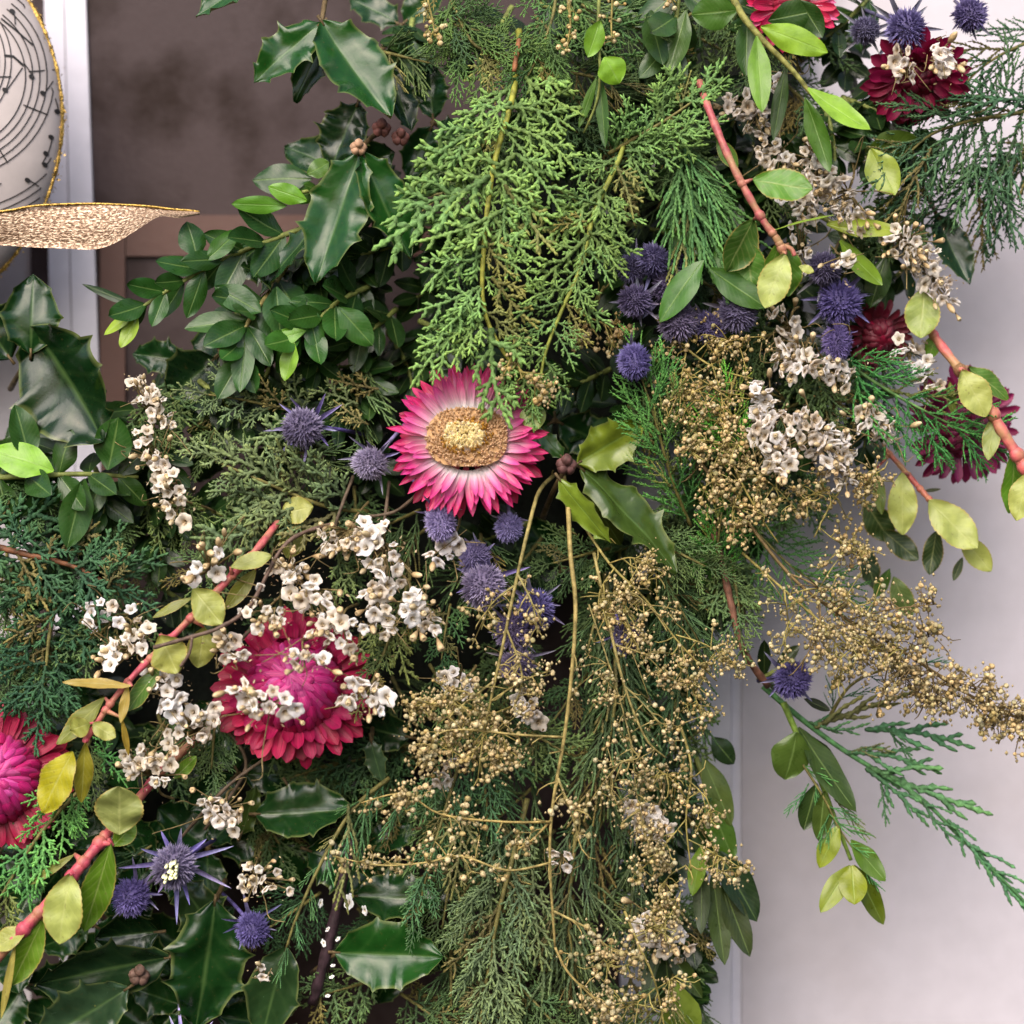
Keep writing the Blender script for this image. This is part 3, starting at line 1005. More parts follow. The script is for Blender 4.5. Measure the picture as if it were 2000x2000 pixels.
def strawflower(label, c, Rp, axis, rows, dome=None, disc=False, seed=1, stem_to=None, libs=(None, None)):
    """rows: (count, r0, length, elevation deg, width, colour, lib) all relative to Rp; dome: (radius, offset, [(th_base, th_tip, count, width, colour)])"""
    rnd = random.Random(seed)
    t = thing('strawflower', label, 'strawflower', W(c), 'strawflowers in the wreath')
    s = Rp * S(c[2])
    ax = D(Vector(axis).normalized())
    u = ax.cross(Vector((0, 0, 1)))
    u.normalize()
    v = u.cross(ax)
    p0 = W(c)
    for (cnt, r0, ln, el, wd, col, lib) in rows:
        ph = rnd.uniform(0, 6)
        for k in range(cnt):
            a = ph + 2 * PI * k / cnt + rnd.uniform(-.35, .35) * 2 * PI / cnt
            e = u * math.cos(a) + v * math.sin(a)
            q = math.radians(el + rnd.uniform(-9, 9))
            b = p0 + e * r0 * s - ax * s * 0.05
            d = e * math.cos(q) + ax * math.sin(q)
            d = (d + (u * rnd.uniform(-.12, .12) + v * rnd.uniform(-.12, .12))).normalized()
            tp = b + d * ln * s * rnd.uniform(0.86, 1.1)
            nr = ax * math.cos(q) - e * math.sin(q)
            part('petal', rnd.choice(lib), t, frame(b, tp, wd * s * rnd.uniform(0.85, 1.15), nr), vary(col, 0.16, rnd))
    if dome:
        dr, off, drows = dome
        pc = p0 + ax * off * s
        mm = MB()
        V, F = [], []
        for j in range(9):
            th = PI / 2 * 1.1 * j / 8
            for k in range(20):
                a = 2 * PI * k / 20
                V.append(pc + ((u * math.cos(a) + v * math.sin(a)) * math.sin(th) + ax * math.cos(th) * 0.78) * dr * s * 0.95)
        for j in range(8):
            for k in range(20):
                F.append((j * 20 + k, j * 20 + (k + 1) % 20, (j + 1) * 20 + (k + 1) % 20, (j + 1) * 20 + k))
        mm.add(V, F)
        part('flower_centre', mm.mesh('flower_centre', M_stem), t, None, drows[-1][4])
        for (tb, tt, cnt, wd, col) in drows:
            ph = rnd.uniform(0, 6)
            for k in range(cnt):
                a = ph + 2 * PI * k / cnt + rnd.uniform(-.25, .25) * 2 * PI / cnt
                e = u * math.cos(a) + v * math.sin(a)
                t1, t2 = math.radians(tb + rnd.uniform(-4, 4)), math.radians(tt + rnd.uniform(-7, 7))
                b = pc + (e * math.sin(t1) + ax * math.cos(t1) * 0.78) * dr * s
                tp = pc + (e * math.sin(t2) + ax * math.cos(t2) * 0.78 + (u * rnd.uniform(-.08, .08) + v * rnd.uniform(-.08, .08))) * dr * s * rnd.uniform(0.97, 1.05)
                tm = (t1 + t2) / 2
                nr = e * math.sin(tm) + ax * math.cos(tm)
                part('petal', rnd.choice(PETALD), t, frame(b, tp, wd * s * rnd.uniform(0.85, 1.15), nr), vary(col, 0.16, rnd))
    if disc:
        # ring of brown florets, golden inner florets and a cream tuft of unopened petals
        def tuft(name, spots, col, ln, rr, lean):
            mm = MB()
            for (x, y) in spots:
                h0 = 0.16 - 0.30 * (x * x + y * y)
                b = p0 + u * x * s + v * y * s + ax * h0 * s
                d = (ax + (u * x + v * y) * lean + (u * rnd.uniform(-.25, .25) + v * rnd.uniform(-.25, .25))).normalized()
                l = ln * s * rnd.uniform(0.6, 1.2)
                mm.tube([b, b + d * l * .6, b + d * l], [rr * s, rr * s * 0.9, rr * s * 0.25], 5, cap=False)
            part(name, mm.mesh(name, M_fuzz), t, None, col, kind='stuff')
        bx, by = 0.51, 0.385     # the centre is wider than tall
        def sup(x, y, k=2.7):
            return (abs(x) ** k + abs(y) ** k) ** (1 / k)
        ring, gold, cream = [], [], []
        while len(ring) < 620:
            x, y = rnd.uniform(-1, 1), rnd.uniform(-1, 1)
            q = sup(x, y)
            if 0.52 < q < 1.0:
                ring.append((x * bx, y * by))
        while len(gold) < 90:
            a = rnd.uniform(0, 6.28)
            q = rnd.uniform(0.42, 0.66)
            x, y = q * math.cos(a), q * math.sin(a)
            if x < 0.25 or y < -0.1:
                gold.append((x * bx, y * by))
        while len(cream) < 190:
            x, y = rnd.uniform(-.5, .55), rnd.uniform(-.45, .45)
            if sup(x, y) < 0.50:
                cream.append((x * bx + 0.03, y * by))
        mm = MB()
        V, F = [], []
        for j in range(6):
            q = j / 5
            for k in range(24):
                a = 2 * PI * k / 24
                x, y = math.cos(a), math.sin(a)
                g = sup(x, y)
                x, y = x / g * q * bx, y / g * q * by
                V.append(p0 + u * x * s + v * y * s + ax * (0.15 - 0.3 * (x * x + y * y)) * s)
        for j in range(5):
            for k in range(24):
                F.append((j * 24 + k, j * 24 + (k + 1) % 24, (j + 1) * 24 + (k + 1) % 24, (j + 1) * 24 + k))
        mm.add(V, F)
        part('flower_disc', mm.mesh('flower_disc', M_fuzz), t, None, rgb(200, 164, 124))
        tuft('disc_floret', ring, rgb(222, 194, 164), 0.055, 0.014, 0.4)
        tuft('golden_floret', gold, rgb(212, 172, 84), 0.10, 0.015, 0.2)
        tuft('cream_floret', cream, rgb(250, 242, 206), 0.12, 0.024, -0.5)
        for k in range(16):
            a = 2 * PI * k / 16 + rnd.uniform(-.2, .2)
            x, y = math.cos(a) * bx * 0.52, math.sin(a) * by * 0.52
            if k % 3 == 0 and y > 0:
                continue
            b = p0 + u * x * s + v * y * s + ax * s * 0.12
            tp = p0 + u * x * s * 0.45 + v * y * s * 0.45 + ax * s * 0.24
            part('inner_petal', rnd.choice(PETAL), t, frame(b, tp, s * 0.10, ax), rgb(238, 224, 190))
    b = p0 - ax * s * 0.2
    part('stem', stem_mesh([([b, b - ax * s * 0.5, W(stem_to) if stem_to else b - ax * s * 1.1], 5 * S(c[2]), 5 * S(c[2]))]), t, None, rgb(110, 100, 60))
    return t

def red_sprig(label, pts, leaves, r=(13, 8), col=rgb(190, 85, 85), tipcol=None, seed=1, twigs=()):
    """leaves: (base, tip, width, colour[, normal])"""
    rnd = random.Random(seed)
    t = thing('red_stemmed_sprig', label, 'leafy sprig', W(pts[0]), 'red-stemmed leafy sprigs')
    sp = spline(pts, 6)
    n = len(sp)
    rad = [(r[0] + (r[1] - r[0]) * i / (n - 1)) * S(q.z) * (1 + 0.10 * math.sin(i * 1.7)) for i, q in enumerate(sp)]
    m = MB()
    m.tube([W(q) for q in sp], rad, 8)
    for tw in twigs:
        q = spline(tw, 4)
        m.tube([W(p) for p in q], [5 * S(p.z) for p in q], 6)
    for lf in leaves:
        # leaf scars: a knuckle of bark where each leaf joins
        b = Vector(lf[0])
        q = min(sp, key=lambda p: (p - b).length)
        if (q - b).length < 40:
            k = sp.index(q)
            rr = rad[k]
            m.tube([W(q) + (W(b) - W(q)) * f for f in (0, 0.5, 1.0)], [rr * 0.9, rr * 0.6, rr * 0.32], 7)
            tg = (W(sp[min(k + 1, n - 1)]) - W(sp[max(k - 1, 0)])).normalized()
            m.tube([W(q) - tg * rr * 1.2, W(q) - tg * rr * .4, W(q) + tg * rr * .4, W(q) + tg * rr * 1.2], [rr * 0.9, rr * 1.28, rr * 1.25, rr * 0.9], 8)
    part('stem', m.mesh('stem', M_red), t, None, col)
    for lf in leaves:
        leaf(t, ESC, lf[0], lf[1], lf[2], vary(lf[3], 0.07, rnd), lf[4] if len(lf) > 4 else None, rnd=rnd)
    return t
# ================================================================ THE SETTING
def paint_mat(name, base, stain, sscale, lo, hi, rough=0.55, amt=0.8):
    m, t, nd, lk, b = new_mat(name)
    geo = N(t, 'ShaderNodeNewGeometry')
    no = N(t, 'ShaderNodeTexNoise')
    no.inputs['Scale'].default_value = sscale
    no.inputs['Detail'].default_value = 5
    no.inputs['Roughness'].default_value = 0.55
    lk.new(geo.outputs['Position'], no.inputs['Vector'])
    rp = ramp(t, [(lo, (0, 0, 0, 1)), (hi, (1, 1, 1, 1))])
    lk.new(no.outputs['Fac'], rp.inputs[0])
    c = mixc(t, base, stain, math_n(t, 'MULTIPLY', rp.outputs[0], amt))
    n2 = N(t, 'ShaderNodeTexNoise')
    n2.inputs['Scale'].default_value = sscale * 14
    n2.inputs['Detail'].default_value = 6
    lk.new(geo.outputs['Position'], n2.inputs['Vector'])
    r2 = ramp(t, [(0.35, (0.96, 0.96, 0.96, 1)), (0.65, (1.03, 1.03, 1.03, 1))])
    lk.new(n2.outputs['Fac'], r2.inputs[0])
    c = mixc(t, c, r2.outputs[0], 0.8, 'MULTIPLY')
    lk.new(c, b.inputs['Base Color'])
    b.inputs['Roughness'].default_value = rough
    bp = N(t, 'ShaderNodeBump')
    bp.inputs['Strength'].default_value = 0.15
    bp.inputs['Distance'].default_value = 0.001
    lk.new(n2.outputs['Fac'], bp.inputs['Height'])
    lk.new(bp.outputs[0], b.inputs['Normal'])
    return m

M_wall = paint_mat('painted_wall', (0.51, 0.475, 0.525, 1), (0.40, 0.34, 0.34, 1), 9, 0.45, 0.78, amt=0.7)
M_white = paint_mat('white_gloss_paint', (0.63, 0.61, 0.69, 1), (0.55, 0.515, 0.57, 1), 14, 0.5, 0.8, rough=0.35, amt=0.5)
M_grey = paint_mat('grey_paint', (0.42, 0.39, 0.42, 1), (0.33, 0.28, 0.30, 1), 14, 0.45, 0.7, amt=0.6)
M_panel = paint_mat('brown_panel', (0.054, 0.038, 0.039, 1), (0.014, 0.006, 0.004, 1), 34, 0.46, 0.70, rough=0.5, amt=0.95)
M_panel.node_tree.nodes['Principled BSDF'].inputs['Specular IOR Level'].default_value = 0.12
M_redwood = paint_mat('red_brown_wood', (0.075, 0.028, 0.019, 1), (0.08, 0.032, 0.022, 1), 20, 0.4, 0.7, rough=0.55)

def slab(m, x0, x1, y0, y1, h0, h1, mat=0):
    """box whose front (h1) rectangle is seen at those photo pixels"""
    s = S(h1)
    m.box((x0 - 1000) * s, (x1 - 1000) * s, -h1 * U, -h0 * U, (1000 - y1) * s, (1000 - y0) * s, mat)

wall = thing('wall', 'lilac-white painted wall with faint stains, right of the wreath', 'wall', W((1500, 1000, -420)))
m = MB(); slab(m, 1449, 3600, -1200, 3400, -700, -420)
part('plaster', m.mesh('plaster', M_wall, False), wall)

pan = thing('door_panel', 'dark mauve-brown door panel seen through the middle of the wreath', 'panel', W((500, 300, -600)))
m = MB(); slab(m, 60, 1230, -1200, 3400, -640, -450)
part('board', m.mesh('board', M_panel, False), pan)
m = MB(); slab(m, 196, 244, 455, 3400, -449, -436)
part('upright', m.mesh('upright', M_redwood, False), pan)
m = MB(); slab(m, 246, 1200, 420, 500, -449, -438)
part('rail', m.mesh('rail', M_redwood, False), pan)

fr = thing('door_frame', 'white painted door frame post with moulded edge beside the music-paper ornament', 'door frame', W((150, 300, -420)))
def leaning(m, x0, x1, x2, x3, h0, h1):
    """slightly leaning upright: x0..x1 at photo y=0, x2..x3 at y=700"""
    V = []
    for h in (h0, h1):
        s = S(h1)
        for y, a, b in ((-1200, x0 - (x2 - x0) * 12 / 7, x1 - (x3 - x1) * 12 / 7), (3400, x0 + (x2 - x0) * 34 / 7, x1 + (x3 - x1) * 34 / 7)):
            for x in (a, b):
                V.append(((x - 1000) * s, -h * U, (1000 - y) * s))
    m.add(V, [(0, 2, 3, 1), (4, 5, 7, 6), (0, 1, 5, 4), (2, 6, 7, 3), (0, 4, 6, 2), (1, 3, 7, 5)])
m = MB(); leaning(m, 126, 167, 142, 192, -600, -438)
part('stile', m.mesh('stile', M_white, False), fr)
m = MB(); leaning(m, 86, 124, 98, 140, -600, -446)
part('moulding', m.mesh('moulding', M_white, False), fr)
m = MB(); leaning(m, 58, 85, 70, 97, -600, -456)
part('moulding', m.mesh('moulding', M_white, False), fr)
m = MB(); leaning(m, -900, 100, -890, 112, -600, -470)
part('backboard', m.mesh('backboard', M_grey, False), fr)

fr2 = thing('door_frame', 'broad white door frame post behind the hanging leaves at bottom right', 'door frame', W((1320, 1700, -420)))
m = MB(); slab(m, 1212, 1428, -1200, 3400, -700, -410)
part('stile', m.mesh('stile', M_white, False), fr2)
m = MB(); slab(m, 1429, 1448, -1200, 3400, -700, -424)
part('moulding', m.mesh('moulding', M_white, False), fr2)

# ---------------------------------------------------------------- music-paper ornament and gold ribbon
OC, OR_, OH0, OHH = (-314, 230), 439.0, -150.0, 150.0
def dome_h(x, y):
    q = ((x - OC[0]) ** 2 + (y - OC[1]) ** 2) / OR_ ** 2
    return OH0 + OHH * math.sqrt(max(0, 1 - min(1, q)))
M_paper = plain_mat('music_paper', (0.45, 0.40, 0.40, 1), rough=0.75, noise_scale=60, amt=0.18, bump=0.15)
M_ink = plain_mat('printed_ink', (0.02, 0.018, 0.02, 1), rough=0.7, noise_scale=300, amt=0.3, bump=0)
M_gold = plain_mat('gold_glitter', (0.55, 0.36, 0.10, 1), rough=0.32, noise_scale=1500, amt=0.85, bump=1.0, metal=0.8)
orn = thing('paper_ornament', 'round sheet-music paper ornament with gold glitter rim at the left edge', 'ornament', W((OC[0], OC[1], OH0)))
m = MB()
V, F = [], []
nr_, na_ = 18, 96
for j in range(nr_ + 1):
    q = math.sin(PI / 2 * j / nr_)
    for k in range(na_):
        a = 2 * PI * k / na_
        x, y = OC[0] + OR_ * q * math.cos(a), OC[1] + OR_ * q * math.sin(a)
        V.append(W((x, y, dome_h(x, y) if j < nr_ else OH0)))
for j in range(nr_ + 1):
    q = math.cos(PI / 2 * j / nr_)
    for k in range(na_):
        a = 2 * PI * k / na_
        x, y = OC[0] + OR_ * q * math.cos(a), OC[1] + OR_ * q * math.sin(a)
        V.append(W((x, y, OH0 - 0.8 * (dome_h(x, y) - OH0))))
for j in range(2 * nr_ + 1):
    for k in range(na_):
        F.append((j * na_ + k, j * na_ + (k + 1) % na_, (j + 1) * na_ + (k + 1) % na_, (j + 1) * na_ + k))
m.add(V, F)
part('paper_ball', m.mesh('paper_ball', M_paper), orn)
ink = MB()
def ink_line(pts, wd):
    V = []
    for i, p in enumerate(pts):
        a, b = pts[max(i - 1, 0)], pts[min(i + 1, len(pts) - 1)]
        dx, dy = b[0] - a[0], b[1] - a[1]
        l = math.hypot(dx, dy) or 1
        for sg in (-1, 1):
            x, y = p[0] - dy / l * wd / 2 * sg, p[1] + dx / l * wd / 2 * sg
            V.append(W((x, y, dome_h(x, y) + 1.5)))
    ink.add(V, [(2 * i, 2 * i + 1, 2 * i + 3, 2 * i + 2) for i in range(len(pts) - 1)])
def ink_dot(x, y, rx, ry, an):
    V = []
    for k in range(10):
        a = 2 * PI * k / 10
        ex, ey = rx * math.cos(a), ry * math.sin(a)
        xx, yy = x + ex * math.cos(an) - ey * math.sin(an), y + ex * math.sin(an) + ey * math.cos(an)
        V.append(W((xx, yy, dome_h(xx, yy) + 1.8)))
    ink.add(V, [tuple(range(10))])
SC = (-90, 150)
def arc(r, a0, a1, wd=2.4, c=SC):
    n = 30
    pp = [(c[0] + r * math.cos(math.radians(a0 + (a1 - a0) * i / n)), c[1] + r * math.sin(math.radians(a0 + (a1 - a0) * i / n))) for i in range(n + 1)]
    pp = [p for p in pp if math.hypot(p[0] - OC[0], p[1] - OC[1]) < OR_ - 16]
    if len(pp) > 2:
        ink_line(pp, wd)
for r_ in (140, 154, 168, 182, 196):
    arc(r_, 130, -52)
for r_ in (64, 76, 88, 100, 112):
    arc(r_ + 34, 110, -40, 2.2, (-124, 120))
for r_ in (262, 276, 290, 304, 318):
    arc(r_, 120, 38)
arc(228, 100, 66)
for a_ in (-4, 22, 58):
    ink_line([(SC[0] + r_ * math.cos(math.radians(a_)), SC[1] + r_ * math.sin(math.radians(a_))) for r_ in (146, 160, 172, 198)], 2.6)
for a_ in (0, 40):
    ink_line([(SC[0] + r_ * math.cos(math.radians(a_)), SC[1] + r_ * math.sin(math.radians(a_))) for r_ in (64, 80, 112)], 2.6)
for (nx_, ny_, sx_, sy_) in ((100, 268, 94, 300), (90, 300, 82, 320), (88, 322, 100, 308), (54, 352, 76, 364), (84, 182, 104, 158), (62, 150, 46, 122),
                            (24, 22, 30, 48), (112, 218, 108, 192), (10, 176, 44, 132)):
    ink_dot(nx_, ny_, 6.5, 4.6, 0.6)
    ink_line([(nx_ + 3, ny_), ((nx_ + sx_) / 2 + 2, (ny_ + sy_) / 2), (sx_, sy_)], 2.4)
ink_line([(2, 36), (30, 58), (64, 88)], 3.5)
ink_line([(8, 108), (26, 110), (46, 128)], 4.5)
part('music_print', ink.mesh('music_print', M_ink, False), orn)
m = MB()
rr_ = random.Random(5)
ring = [W((OC[0] + (OR_ - 4) * math.cos(2 * PI * k / 260), OC[1] + (OR_ - 4) * math.sin(2 * PI * k / 260), OH0 + 22)) for k in range(261)]
m.tube(ring, [4.0 * U * rr_.uniform(0.6, 1.5) for _ in ring], 6)
for _ in range(1600):
    k = rr_.randrange(260)
    p = ring[k] + Vector((rr_.gauss(0, 1), rr_.gauss(0, 1), rr_.gauss(0, 1))) * 5.5 * U
    d = [Vector((rr_.uniform(-1, 1), rr_.uniform(-1, 1), rr_.uniform(-1, 1))).normalized() * 4 * U for _ in range(3)]
    m.add([p + d[0], p + d[1], p + d[2]], [(0, 1, 2)])
part('glitter_rim', m.mesh('glitter_rim', M_gold, False), orn)

M_ribbon = None
def ribbon_mat():
    m, t, nd, lk, b = new_mat('gold_ribbon')
    uv = N(t, 'ShaderNodeUVMap')
    mp = N(t, 'ShaderNodeMapping')
    mp.inputs['Scale'].default_value = (80, 22, 1)
    lk.new(uv.outputs[0], mp.inputs[0])
    no = N(t, 'ShaderNodeTexNoise')
    no.inputs['Scale'].default_value = 1.0
    no.inputs['Detail'].default_value = 3
    no.inputs['Distortion'].default_value = 0.6
    lk.new(mp.outputs[0], no.inputs['Vector'])
    rp = ramp(t, [(0.40, (0.15, 0.085, 0.05, 1)), (0.50, (0.34, 0.22, 0.14, 1)), (0.60, (0.72, 0.55, 0.40, 1))])
    lk.new(no.outputs['Fac'], rp.inputs[0])
    lk.new(rp.outputs[0], b.inputs['Base Color'])
    b.inputs['Metallic'].default_value = 0.35
    b.inputs['Roughness'].default_value = 0.4
    bp = N(t, 'ShaderNodeBump')
    bp.inputs['Strength'].default_value = 0.8
    bp.inputs['Distance'].default_value = 0.0008
    lk.new(no.outputs['Fac'], bp.inputs['Height'])
    lk.new(bp.outputs[0], b.inputs['Normal'])
    return m
M_ribbon = ribbon_mat()
rib = thing('ribbon', 'gold glitter ribbon tail crossing in front of the white door frame', 'ribbon', W((0, 445, 60)))
top = [(-260, 420, 95), (-120, 416, 95), (0, 413, 92), (60, 403, 90), (120, 399, 88), (185, 398, 86), (240, 400, 84), (290, 403, 80), (340, 409, 74), (368, 411, 70), (390, 414, 66)]
bot = [(-260, 470, 70), (-120, 474, 72), (0, 479, 75), (60, 483, 78), (120, 485, 82), (185, 487, 88), (228, 473, 96), (272, 446, 98), (312, 423, 92), (348, 426, 82), (391, 419, 70)]
T_, B_ = spline(top, 4), spline(bot, 4)
m = MB(); V, UV, F = [], [], []
nx_ = len(T_)
for off in (0, -2.5):
    for i in range(nx_):
        for j in range(7):
            q = j / 6
            p = T_[i].lerp(B_[i], q)
            p.z += off + 6 * math.sin(q * PI) + 3 * math.sin(i * 0.35 + q * 2)
            V.append(W(p)); UV.append((i / nx_, q))
for lay in (0, 1):
    o_ = lay * nx_ * 7
    for i in range(nx_ - 1):
        for j in range(6):
            a = o_ + i * 7 + j
            F.append((a, a + 1, a + 8, a + 7) if lay == 0 else (a, a + 7, a + 8, a + 1))
for i in range(nx_ - 1):
    for j in (0, 6):
        a = i * 7 + j
        F.append((a, a + 7, a + 7 + nx_ * 7, a + nx_ * 7))
for j in range(6):
    a = (nx_ - 1) * 7 + j
    F.append((a, a + 1, a + 1 + nx_ * 7, a + nx_ * 7))
m.add(V, F, UV)
part('fabric', m.mesh('fabric', M_ribbon), rib)
m = MB()
m.tube([W(p + Vector((0, 0, 2))) for p in T_], 2.6 * U, 5)
part('wired_edge', m.mesh('wired_edge', M_gold), rib)

# ---------------------------------------------------------------- hidden ring that carries the greenery
m = MB()
ring_c = spline([(1500, -500, -330), (1330, -100, -330), (1290, 250, -330), (1130, 600, -330), (880, 980, -330), (600, 1330, -330), (150, 1500, -330), (-500, 1560, -330)], 14)
V, F = [], []
ns_ = 22
for i, p in enumerate(ring_c):
    tg = (ring_c[min(i + 1, len(ring_c) - 1)] - ring_c[max(i - 1, 0)]).normalized()
    sd_ = Vector((-tg.y, tg.x, 0))
    for k in range(ns_):
        a = 2 * PI * k / ns_
        rr = 250 + 70 * noise.noise(Vector((i * 0.35, math.cos(a) * 2, math.sin(a) * 2))) + 30 * noise.noise(Vector((i * 1.3, math.cos(a) * 6, math.sin(a) * 6)))
        q = p + sd_ * math.cos(a) * rr + Vector((0, 0, 1)) * math.sin(a) * rr * 0.30
        V.append(W(q))
for i in range(len(ring_c) - 1):
    for k in range(ns_):
        F.append((i * ns_ + k, i * ns_ + (k + 1) % ns_, (i + 1) * ns_ + (k + 1) % ns_, (i + 1) * ns_ + k))
m.add(V, F)
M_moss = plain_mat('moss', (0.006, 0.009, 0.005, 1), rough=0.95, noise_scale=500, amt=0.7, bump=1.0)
ringo = thing('wreath_base', 'dark mossy ring glimpsed between the stems of the wreath', 'wreath base', W(ring_c[30]))
part('moss', m.mesh('moss', M_moss), ringo, kind='stuff')
# ================================================================ THE WREATH, flowers first
PINK, PINK2, CRIM, DMAG = rgb(226, 62, 128), rgb(214, 40, 98), rgb(176, 12, 66), rgb(140, 8, 62)
MAGB = rgb(200, 36, 120)
strawflower('open pink strawflower with white petal bases and brown and cream centre', (913, 858, 120), 155, (-0.06, -0.26, 1),
            [(40, 0.40, 0.60, 2, 0.120, rgb(206, 30, 104), PETAL), (44, 0.40, 0.57, 12, 0.115, rgb(214, 48, 128), PETAL), (40, 0.40, 0.48, 24, 0.105, rgb(220, 84, 152), PETAL), (22, 0.35, 0.66, -12, 0.14, rgb(166, 8, 66), PETALO)],
            disc=True, seed=3, stem_to=(850, 950, -200))
strawflower('large domed magenta strawflower half covered by white florets', (575, 1338, 50), 160, (0.05, -0.36, 1),
            [(34, 0.46, 0.54, -14, 0.17, rgb(176, 6, 66), PETALO), (32, 0.46, 0.52, 2, 0.165, rgb(182, 8, 74), PETALO), (28, 0.48, 0.38, 24, 0.155, rgb(176, 8, 80), PETALO)],
            dome=(0.60, -0.06, [(104, 66, 30, 0.15, rgb(172, 8, 78)), (88, 48, 28, 0.145, rgb(184, 14, 94)), (70, 32, 24, 0.14, rgb(194, 26, 114)), (52, 18, 18, 0.13, rgb(206, 46, 136)), (38, 8, 12, 0.125, rgb(216, 76, 156)), (26, 8, 8, 0.12, rgb(200, 44, 132)), (22, -20, 6, 0.12, rgb(208, 66, 146))]),
            seed=5, stem_to=(600, 1300, -220))
strawflower('crimson domed strawflower cut by the left edge of the photo', (-10, 1520, 60), 150, (0.15, -0.2, 1),
            [(34, 0.42, 0.58, -10, 0.17, rgb(160, 6, 54), PETALO), (32, 0.42, 0.54, 8, 0.16, rgb(166, 8, 64), PETALO)],
            dome=(0.60, -0.06, [(104, 66, 30, 0.15, rgb(172, 8, 78)), (88, 48, 28, 0.145, rgb(184, 14, 94)), (70, 32, 24, 0.14, rgb(194, 26, 114)), (52, 18, 18, 0.13, rgb(206, 46, 136)), (38, 8, 12, 0.125, rgb(216, 76, 156)), (26, 8, 8, 0.12, rgb(200, 44, 132)), (22, -20, 6, 0.12, rgb(208, 66, 146))]),
            seed=7, stem_to=(0, 1500, -240))
strawflower('dark crimson strawflower tilted down below the sea holly at top right', (1790, 150, 20), 100, (-0.1, 0.62, 0.8),
            [(22, 0.30, 0.75, 6, 0.24, DMAG, PETALO), (20, 0.30, 0.70, 26, 0.24, rgb(160, 14, 76), PETALO), (14, 0.25, 0.62, 52, 0.22, rgb(150, 12, 70), PETALO)],
            dome=(0.36, 0.0, [(80, 40, 12, 0.22, DMAG), (50, 10, 8, 0.2, rgb(120, 8, 50))]), seed=9, stem_to=(1800, 60, -160))
strawflower('red and pink strawflower peeping between box leaves at the top edge', (1545, 8, 0), 95, (0.2, 0.1, 1),
            [(24, 0.3, 0.72, 2, 0.2, rgb(210, 30, 90), PETALO), (22, 0.3, 0.66, 18, 0.2, rgb(200, 24, 80), PETALO), (12, 0.35, 0.68, 8, 0.12, rgb(235, 110, 165), PETAL)],
            dome=(0.40, 0.0, [(90, 50, 16, 0.2, rgb(170, 14, 60)), (60, 20, 10, 0.2, rgb(176, 16, 66))]), seed=12, stem_to=(1500, 20, -200))
strawflower('plum-red strawflower behind thin juniper at the right edge', (1885, 835, -90), 118, (0.35, 0.2, 1),
            [(30, 0.42, 0.60, -6, 0.15, rgb(128, 16, 74), PETALO), (28, 0.42, 0.55, 14, 0.15, rgb(140, 24, 84), PETALO)],
            dome=(0.46, 0.0, [(100, 62, 22, 0.18, rgb(120, 14, 66)), (78, 42, 18, 0.17, rgb(136, 24, 82)), (54, 20, 13, 0.16, rgb(128, 20, 70)), (30, 0, 8, 0.14, rgb(100, 10, 50))]), seed=15, stem_to=(1800, 800, -260))
strawflower('small dark red strawflower deep under the right-hand statice', (1715, 655, -60), 72, (0.3, 0.4, 1),
            [(20, 0.4, 0.6, 0, 0.2, rgb(112, 10, 40), PETALO), (18, 0.4, 0.5, 20, 0.2, rgb(124, 14, 48), PETALO)],
            dome=(0.5, 0.0, [(95, 50, 14, 0.24, rgb(116, 10, 42)), (60, 15, 10, 0.24, rgb(130, 16, 52))]), seed=17, stem_to=(1680, 640, -240))

# ---------------------------------------------------------------- sea holly
sea_holly('violet sea holly ball left of the open pink strawflower', (590, 835, 110), 46, (-0.5, 0.25, 1), C_PUR, 0, 9, 2.1, (720, 850, -60), rgb(100, 88, 160), 1)
sea_holly('pale grey-lavender sea holly touching the left petals of the pink strawflower', (722, 905, 90), 40, (-0.4, 0.5, 0.9), C_LAV, 0, 8, 1.9, (790, 830, -40), rgb(128, 118, 170), 2)
sea_holly('lavender oblong sea holly under the lower left petals of the pink strawflower', (860, 1020, 130), 37, (0.1, 0.8, 0.55), rgb(140, 130, 182), 2, 7, 1.6, (800, 930, -40), rgb(110, 100, 165), 3, bup=0.1)
sea_holly('small lavender sea holly under the lower right petals of the pink strawflower', (993, 1030, 100), 34, (0, 0.7, 0.7), rgb(128, 118, 170), 1, 6, 1.5, None, None, 4)
sea_holly('purple sea holly behind the thin yellow stem, upper of its clump', (945, 1145, 110), 50, (-0.2, 0.4, 1), C_PUR, 1, 9, 1.8, None, rgb(98, 86, 150), 5)
sea_holly('purple sea holly behind the main yellow stem', (1045, 1190, 100), 46, (0.2, 0.4, 1), rgb(82, 72, 136), 0, 8, 1.7, None, None, 6)
sea_holly('dark violet sea holly low behind the tan seed heads', (1010, 1300, 90), 42, (0, 0.5, 1), C_DPUR, 1, 7, 1.8, None, None, 7)
sea_holly('dark violet sea holly amid seed beads right of the yellow stem', (1222, 1245, 100), 36, (0.2, 0.5, 1), C_DPUR, 0, 8, 2.0, None, rgb(100, 90, 150), 8)
sea_holly('dull grey-violet sea holly with pale tip under the central juniper', (1275, 508, 70), 42, (-0.1, -0.2, 1), rgb(92, 84, 130), 0, 9, 1.7, None, rgb(84, 78, 120), 9)
sea_holly('round grey-violet sea holly left of the glossy box leaf', (1240, 588, 90), 40, (-0.3, 0.1, 1), rgb(84, 76, 122), 0, 8, 1.5, None, None, 10)
sea_holly('deep violet sea holly just under the glossy box leaf', (1325, 628, 80), 46, (0, 0.4, 1), C_DPUR, 1, 6, 1.5, None, None, 11)
sea_holly('deep violet sea holly under the mid-green box leaf', (1440, 612, 80), 46, (0.2, 0.3, 1), C_DPUR, 0, 6, 1.5, None, None, 12)
